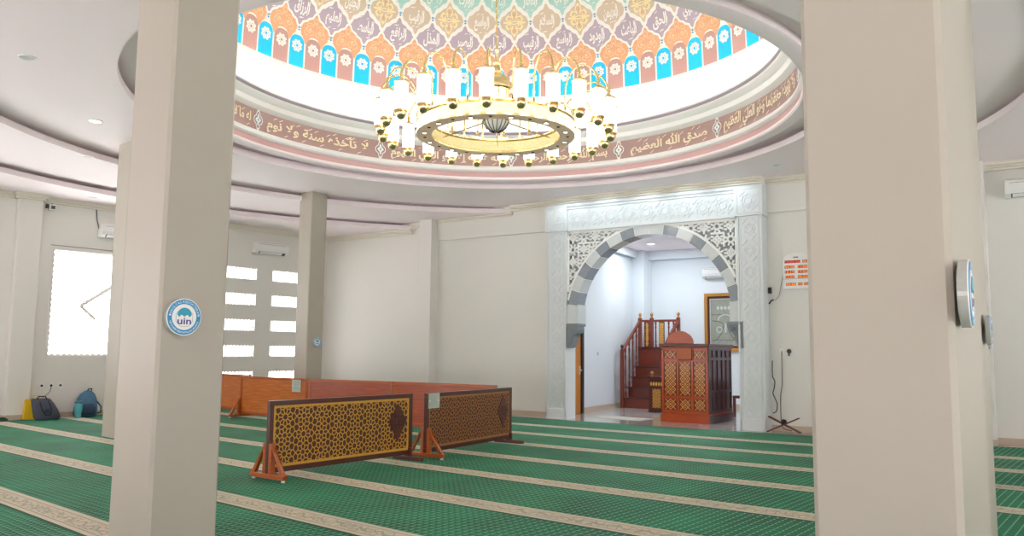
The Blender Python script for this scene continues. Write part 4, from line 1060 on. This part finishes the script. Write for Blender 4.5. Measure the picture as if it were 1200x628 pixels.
cable('charger_cable', [(XL+.03, 7.2, .64), (XL+.08, 7.15, .52), (XL+.28, 7.0, .48), (XL+.46, 6.88, .45)], 'thin charger cable running from the middle wall socket down to the tote bag', .006)

def FW(s, n, z):
    v = Matrix.Rotation(FA, 3, 'Z') @ Vector((s, n, z)); return (FO[0]+v.x, FO[1]+v.y, z)
ck = empty('prayer_time_board', FW(5.06, .36, 2.68), FA, 'white arched digital prayer time board with red and orange digits', 'clock board')
mb = MB(); w = .5
P = [(0, 0), (w, 0), (w, .56)]+[(w/2+w/2*cos(t), .56+.13*sin(t)) for t in [pi*k/12 for k in range(1, 12)]]+[(0, .56)]
mb.prism(P, fxz, -.045, 0, 'ac'); mb.build('casing', ck, bevel=.006)
mb = MB(); mb.box(0.005, w-.005, -.048, -.045, .185, .19, 'grey_ink'); mb.prism([(.2, .585), (.3, .585), (.29, .61), (.21, .61)], fxz, -.047, -.045, 'grey_ink'); mb.build('print', ck)
fk = lambda a, b: (a, -.0495, b)
for (x0, x1, z, t) in ((.04, .33, .49, '12:05:26'), (.37, .46, .49, '25'), (.04, .22, .39, '04:38'), (.28, .46, .39, '11:54'), (.04, .22, .295, '15:14'), (.28, .46, .295, '17:52'), (.05, .22, .2, '19:04'), (.28, .46, .2, '05:52'), (.06, .24, .06, '04:28'), (.28, .36, .06, '10'), (.39, .47, .06, '26')):
    mb = MB(); mb.box(x0, x1, -.047, -.045, z, z+.052, 'led_panel'); o = mb.build('display', ck)
    mb = MB(); fit_text(mb, t, x0+.008, x1-.008, z+.007, z+.045, fk, 'digit' if (len(t) < 6) else 'digit_r', bold=.02); mb.build('digits', o)
s_ = empty('power_socket', FW(5.0, .36, 1.51), FA, 'white wall socket right of the arch with a cable hanging down', 'socket')
mb = MB(); mb.box(-.05, .05, -.012, 0, -.05, .05, 'ac'); mb.build('plate', s_, bevel=.004); mb = MB(); mb.box(-.02, .02, -.03, -.012, -.02, .02, 'ac'); mb.build('plug', s_)
s_ = empty('round_wall_plug', FW(5.13, .36, 1.50), FA, 'black round plug on the wall right of the white socket', 'plug')
mb = MB(); mb.lathe([(0, .03), (.035, .03), (.045, .0)], 'black', (0, 0, 0), 16, T=Matrix.Rotation(pi/2, 4, 'X')); mb.build('body', s_); mb = MB(); mb.box(-.012, .012, -.04, -.0, -.09, -.03, 'black'); mb.build('tail', s_)
cable('socket_cable', [FW(5.0, .33, 1.5), FW(5.0, .32, 1.1), FW(5.0, .32, .85), FW(4.97, .3, .7), FW(4.965, .3, .5), FW(4.97, .28, .25), FW(5.0, .22, .06), FW(5.2, .15, .03)], 'black cable from the white socket curling down to the floor', .007, 'black')
cable('corner_cable', [FW(4.83, .3, 1.32), FW(4.82, .3, 1.0), FW(4.87, .3, .95), FW(4.86, .3, .82), FW(4.82, .3, .7), FW(4.86, .3, .62), FW(4.91, .3, .5), FW(4.89, .3, .36), FW(4.82, .3, .33)], 'looped black cable in the corner beside the right pilaster', .009, 'black')
cable('adapter_cable', [FW(5.06, .34, 2.95), FW(5.02, .33, 2.75), FW(4.98, .33, 2.55), FW(4.93, .33, 2.5), FW(4.90, .33, 2.47)], 'thin cable from the digital board to the black adapter', .005, 'cable')
ad = empty('power_adapter', FW(4.81, .33, 2.58), FA, 'black power adapter hanging beside the right pilaster below the digital board', 'adapter')
mb = MB(); mb.box(-.03, .035, -.05, 0, .02, .14, 'black'); mb.build('body', ad, bevel=.008); mb = MB(); mb.tube([(-.02, -.02, -.18), (.02, -.02, -.12), (.07, -.02, -.1)], .016, 'black', 6); mb.build('inline_plug', ad)
xs_ = empty('folding_stand', (-5.42, 14.86, 0), FA, 'low dark red cross-legged stand with black knob beside right wall', 'stand')
for s in (1, -1):
    mb = MB(); mb.box(-.32, .32, -.05, .05, -.012, .012, 'rust', Matrix.Translation((0, s*.055, .155)) @ Matrix.Rotation(s*.44, 4, 'Y')); mb.build('leg', xs_, bevel=.004)
mb = MB(); mb.lathe([(0, -.06), (.04, -.05), (.055, 0), (.045, .04), (.0, .06)], 'black', (0, 0, .2), 14); mb.build('knob', xs_, smooth=True)
lw = empty('light_switch', (-11.0, 17.35, 1.42), radians(100.5), 'small white light switch on the alcove side wall', 'switch')
mb = MB(); mb.box(-.05, .05, -.012, 0, -.05, .05, 'ac'); mb.build('plate', lw, bevel=.003)
mb = MB(); mb.box(-.02, .02, -.018, -.012, -.03, .03, 'ac'); mb.build('rocker', lw)
lw = empty('power_socket', (-11.27, 18.8, .5), radians(100.5), 'low white wall socket on the alcove wall beside the stairs', 'socket')
mb = MB(); mb.box(-.06, .06, -.012, 0, -.06, .06, 'ac'); mb.build('plate', lw, bevel=.003)
mb = MB(); mb.box(-.03, .03, -.05, -.012, -.03, .03, 'ac'); mb.build('plug', lw)

# ------------------------------------------------------------------ bags by the left wall
yb = empty('yellow_bag', (-17.53, 6.77, .012), radians(80), 'bright yellow paper bag leaning behind the dark tote', 'bag')
mb = MB(); mb.prism([(-.16, 0), (.2, 0), (.22, .42), (-.13, .40)], fxz, -.04, .05, 'yellow'); mb.build('body', yb, bevel=.01)
mb = MB(); mb.tube([(-.02, -.04, .4), (.0, -.05, .47), (.1, -.05, .47), (.12, -.04, .41)], .008, 'yellow', 6); mb.build('handle', yb)
tb = empty('tote_bag', (-17.27, 6.90, .012), radians(78), 'charcoal tote bag slumped on carpet before the yellow bag', 'bag')
def blob(secs, m, n=20, p=2.6):
    """stacked rounded-rectangle sections: (z, half width, half depth, x shift, y shift)"""
    mb = MB(); vs = []
    for z, a, b, dx, dy in secs:
        for k in range(n):
            t = 2*pi*k/n; c, s = cos(t), sin(t)
            vs.append((dx+a*math.copysign(abs(c)**(2/p), c), dy+b*math.copysign(abs(s)**(2/p), s), z))
    fs = [(i*n+k, i*n+(k+1) % n, (i+1)*n+(k+1) % n, (i+1)*n+k) for i in range(len(secs)-1) for k in range(n)]
    fs += [tuple(reversed(range(n))), tuple(range((len(secs)-1)*n, len(secs)*n))]
    mb.add(vs, fs, m); return mb
blob([(0, .2, .1, .05, 0), (.05, .24, .13, .05, 0), (.18, .23, .12, .02, .02), (.32, .2, .08, -.03, .05), (.41, .17, .04, -.07, .08), (.42, .14, .02, -.08, .09)], 'tote').build('body', tb, smooth=True)
mb = MB(); mb.tube([(.0-.1, -.06, .36), (-.06, -.12, .2), (.0, -.15, .1), (.08, -.15, .1), (.1, -.12, .22), (.05, -.05, .38)], .014, 'tote_trim', 6); mb.build('handle', tb, smooth=True)
mb = MB(); mb.tube([(-.14, .03, .41), (-.12, -.0, .46), (.0, -.01, .46), (.03, .03, .4)], .012, 'tote_trim', 6); mb.build('handle', tb, smooth=True)
mb = MB(); mb.box(-.02, .06, -.13, -.118, .14, .22, 'pack_dark'); mb.build('pocket', tb)
bp_ = empty('backpack', (-17.5, 7.78, .012), radians(80), 'blue fabric backpack sitting against the wall behind the tumbler', 'backpack')
blob([(0, .2, .13, 0, 0), (.06, .23, .16, 0, 0), (.2, .22, .15, .01, .02), (.36, .19, .12, .03, .05), (.47, .13, .08, .05, .08), (.53, .06, .04, .06, .1)], 'pack').build('body', bp_, smooth=True)
blob([(.05, .15, .05, 0, -.15), (.1, .17, .06, 0, -.15), (.2, .16, .05, .0, -.13), (.27, .12, .02, .0, -.11)], 'pack_dark').build('front_pocket', bp_, smooth=True)
mb = MB(); mb.tube([(.03, .1, .5), (.06, .05, .57), (.12, .06, .57), (.12, .1, .52)], .012, 'pack_dark', 6); mb.build('top_handle', bp_, smooth=True)
mb = MB(); mb.tube([(.2, .02, .05), (.3, .0, .08), (.3, .0, .2), (.22, .05, .32)], .014, 'pack_dark', 6); mb.build('strap', bp_, smooth=True)
tu = empty('tumbler', (-17.24, 7.53, .012), 0, 'turquoise insulated tumbler standing in front of the blue backpack', 'tumbler')
mb = MB(); mb.lathe([(0, 0), (.05, 0), (.055, .02), (.06, .12), (.07, .14), (.075, .3), (0, .3)], 'tumbler', n=20); mb.build('body', tu, smooth=2)
mb = MB(); mb.lathe([(.076, .3), (.078, .33), (.06, .345), (0, .345)], 'tumbler_lid', n=20); mb.build('lid', tu, smooth=2)
mb = MB(); mb.tube([(.02, 0, .34), (.025, 0, .42)], .008, 'tumbler_lid', 6); mb.build('straw', tu)
fc = empty('folded_cloth', (-17.55, 6.22, .012), 0.3, 'small dark green cloth crumpled on carpet at the foot of the pilaster', 'cloth')
blob([(0, .16, .14, 0, 0), (.02, .16, .13, .0, 0), (.05, .1, .09, .02, .02), (.075, .04, .03, .03, .01)], 'cloth_dark', 14, 1.7).build('folds', fc, smooth=True)

# ------------------------------------------------------------------ light
w = bpy.data.worlds.new('daylight'); SC.world = w; w.use_nodes = True
nt = w.node_tree; bg = nt.nodes['Background']
tc = nt.nodes.new('ShaderNodeTexCoord'); sx = nt.nodes.new('ShaderNodeSeparateXYZ'); mr = nt.nodes.new('ShaderNodeMapRange')
nt.links.new(tc.outputs['Generated'], sx.inputs[0]); nt.links.new(sx.outputs[2], mr.inputs[0])
mr.inputs[1].default_value = -.25; mr.inputs[2].default_value = .15; mr.inputs[3].default_value = GROUND; mr.inputs[4].default_value = SKY
nt.links.new(mr.outputs[0], bg.inputs[1]); bg.inputs[0].default_value = (1, .99, .985, 1)
def lamp(name, kind, loc_, energy, col, size=.3, rot=(0, 0, 0), spot=None):
    l = bpy.data.lights.new(name, kind); l.energy = energy; l.color = col
    if kind == 'AREA': l.shape = 'DISK'; l.size = size
    if kind in ('SPOT', 'POINT'): l.shadow_soft_size = size
    if spot: l.spot_size = spot; l.spot_blend = .6
    o = bpy.data.objects.new(name, l); COL.objects.link(o); o.location = loc_; o.rotation_euler = rot; return o
lamp('alcove_downlight_lamp', 'AREA', (-10.26, 18.76, 4.28), 45, (.86, .94, 1), .22)
lamp('alcove_ceiling_lamp', 'AREA', (-7.6, 17.6, 4.28), 110, (.86, .94, 1), .8)
for s in (.6, 1.5, 2.4, 3.3, 4.2): lamp('frame_wash_lamp', 'SPOT', FW(s, -.42, 4.83), 16, (.78, .95, 1), .12, (radians(20), 0, FA), radians(150))

# ------------------------------------------------------------------ camera
cam = bpy.data.cameras.new('camera'); co = bpy.data.objects.new('camera', cam); COL.objects.link(co)
cam.sensor_fit = 'HORIZONTAL'; cam.sensor_width = 36; cam.lens = 944.946/1200*36
cam.clip_start = .05; cam.clip_end = 200
R_ = Matrix(((.78294240, .05639085, .61953311), (.62202108, -.08623261, -.77823757), (.00953848, .99467784, -.10259147)))
co.matrix_world = Matrix.Translation((0, 0, 1.45)) @ R_.to_4x4()
SC.camera = co
SC.view_settings.view_transform = 'Standard'; SC.view_settings.look = 'None'; SC.view_settings.exposure = EXPO; SC.view_settings.gamma = 1
SC.view_settings.use_curve_mapping = False
SC.cycles.max_bounces = 8; SC.cycles.diffuse_bounces = 5; SC.cycles.use_denoising = True
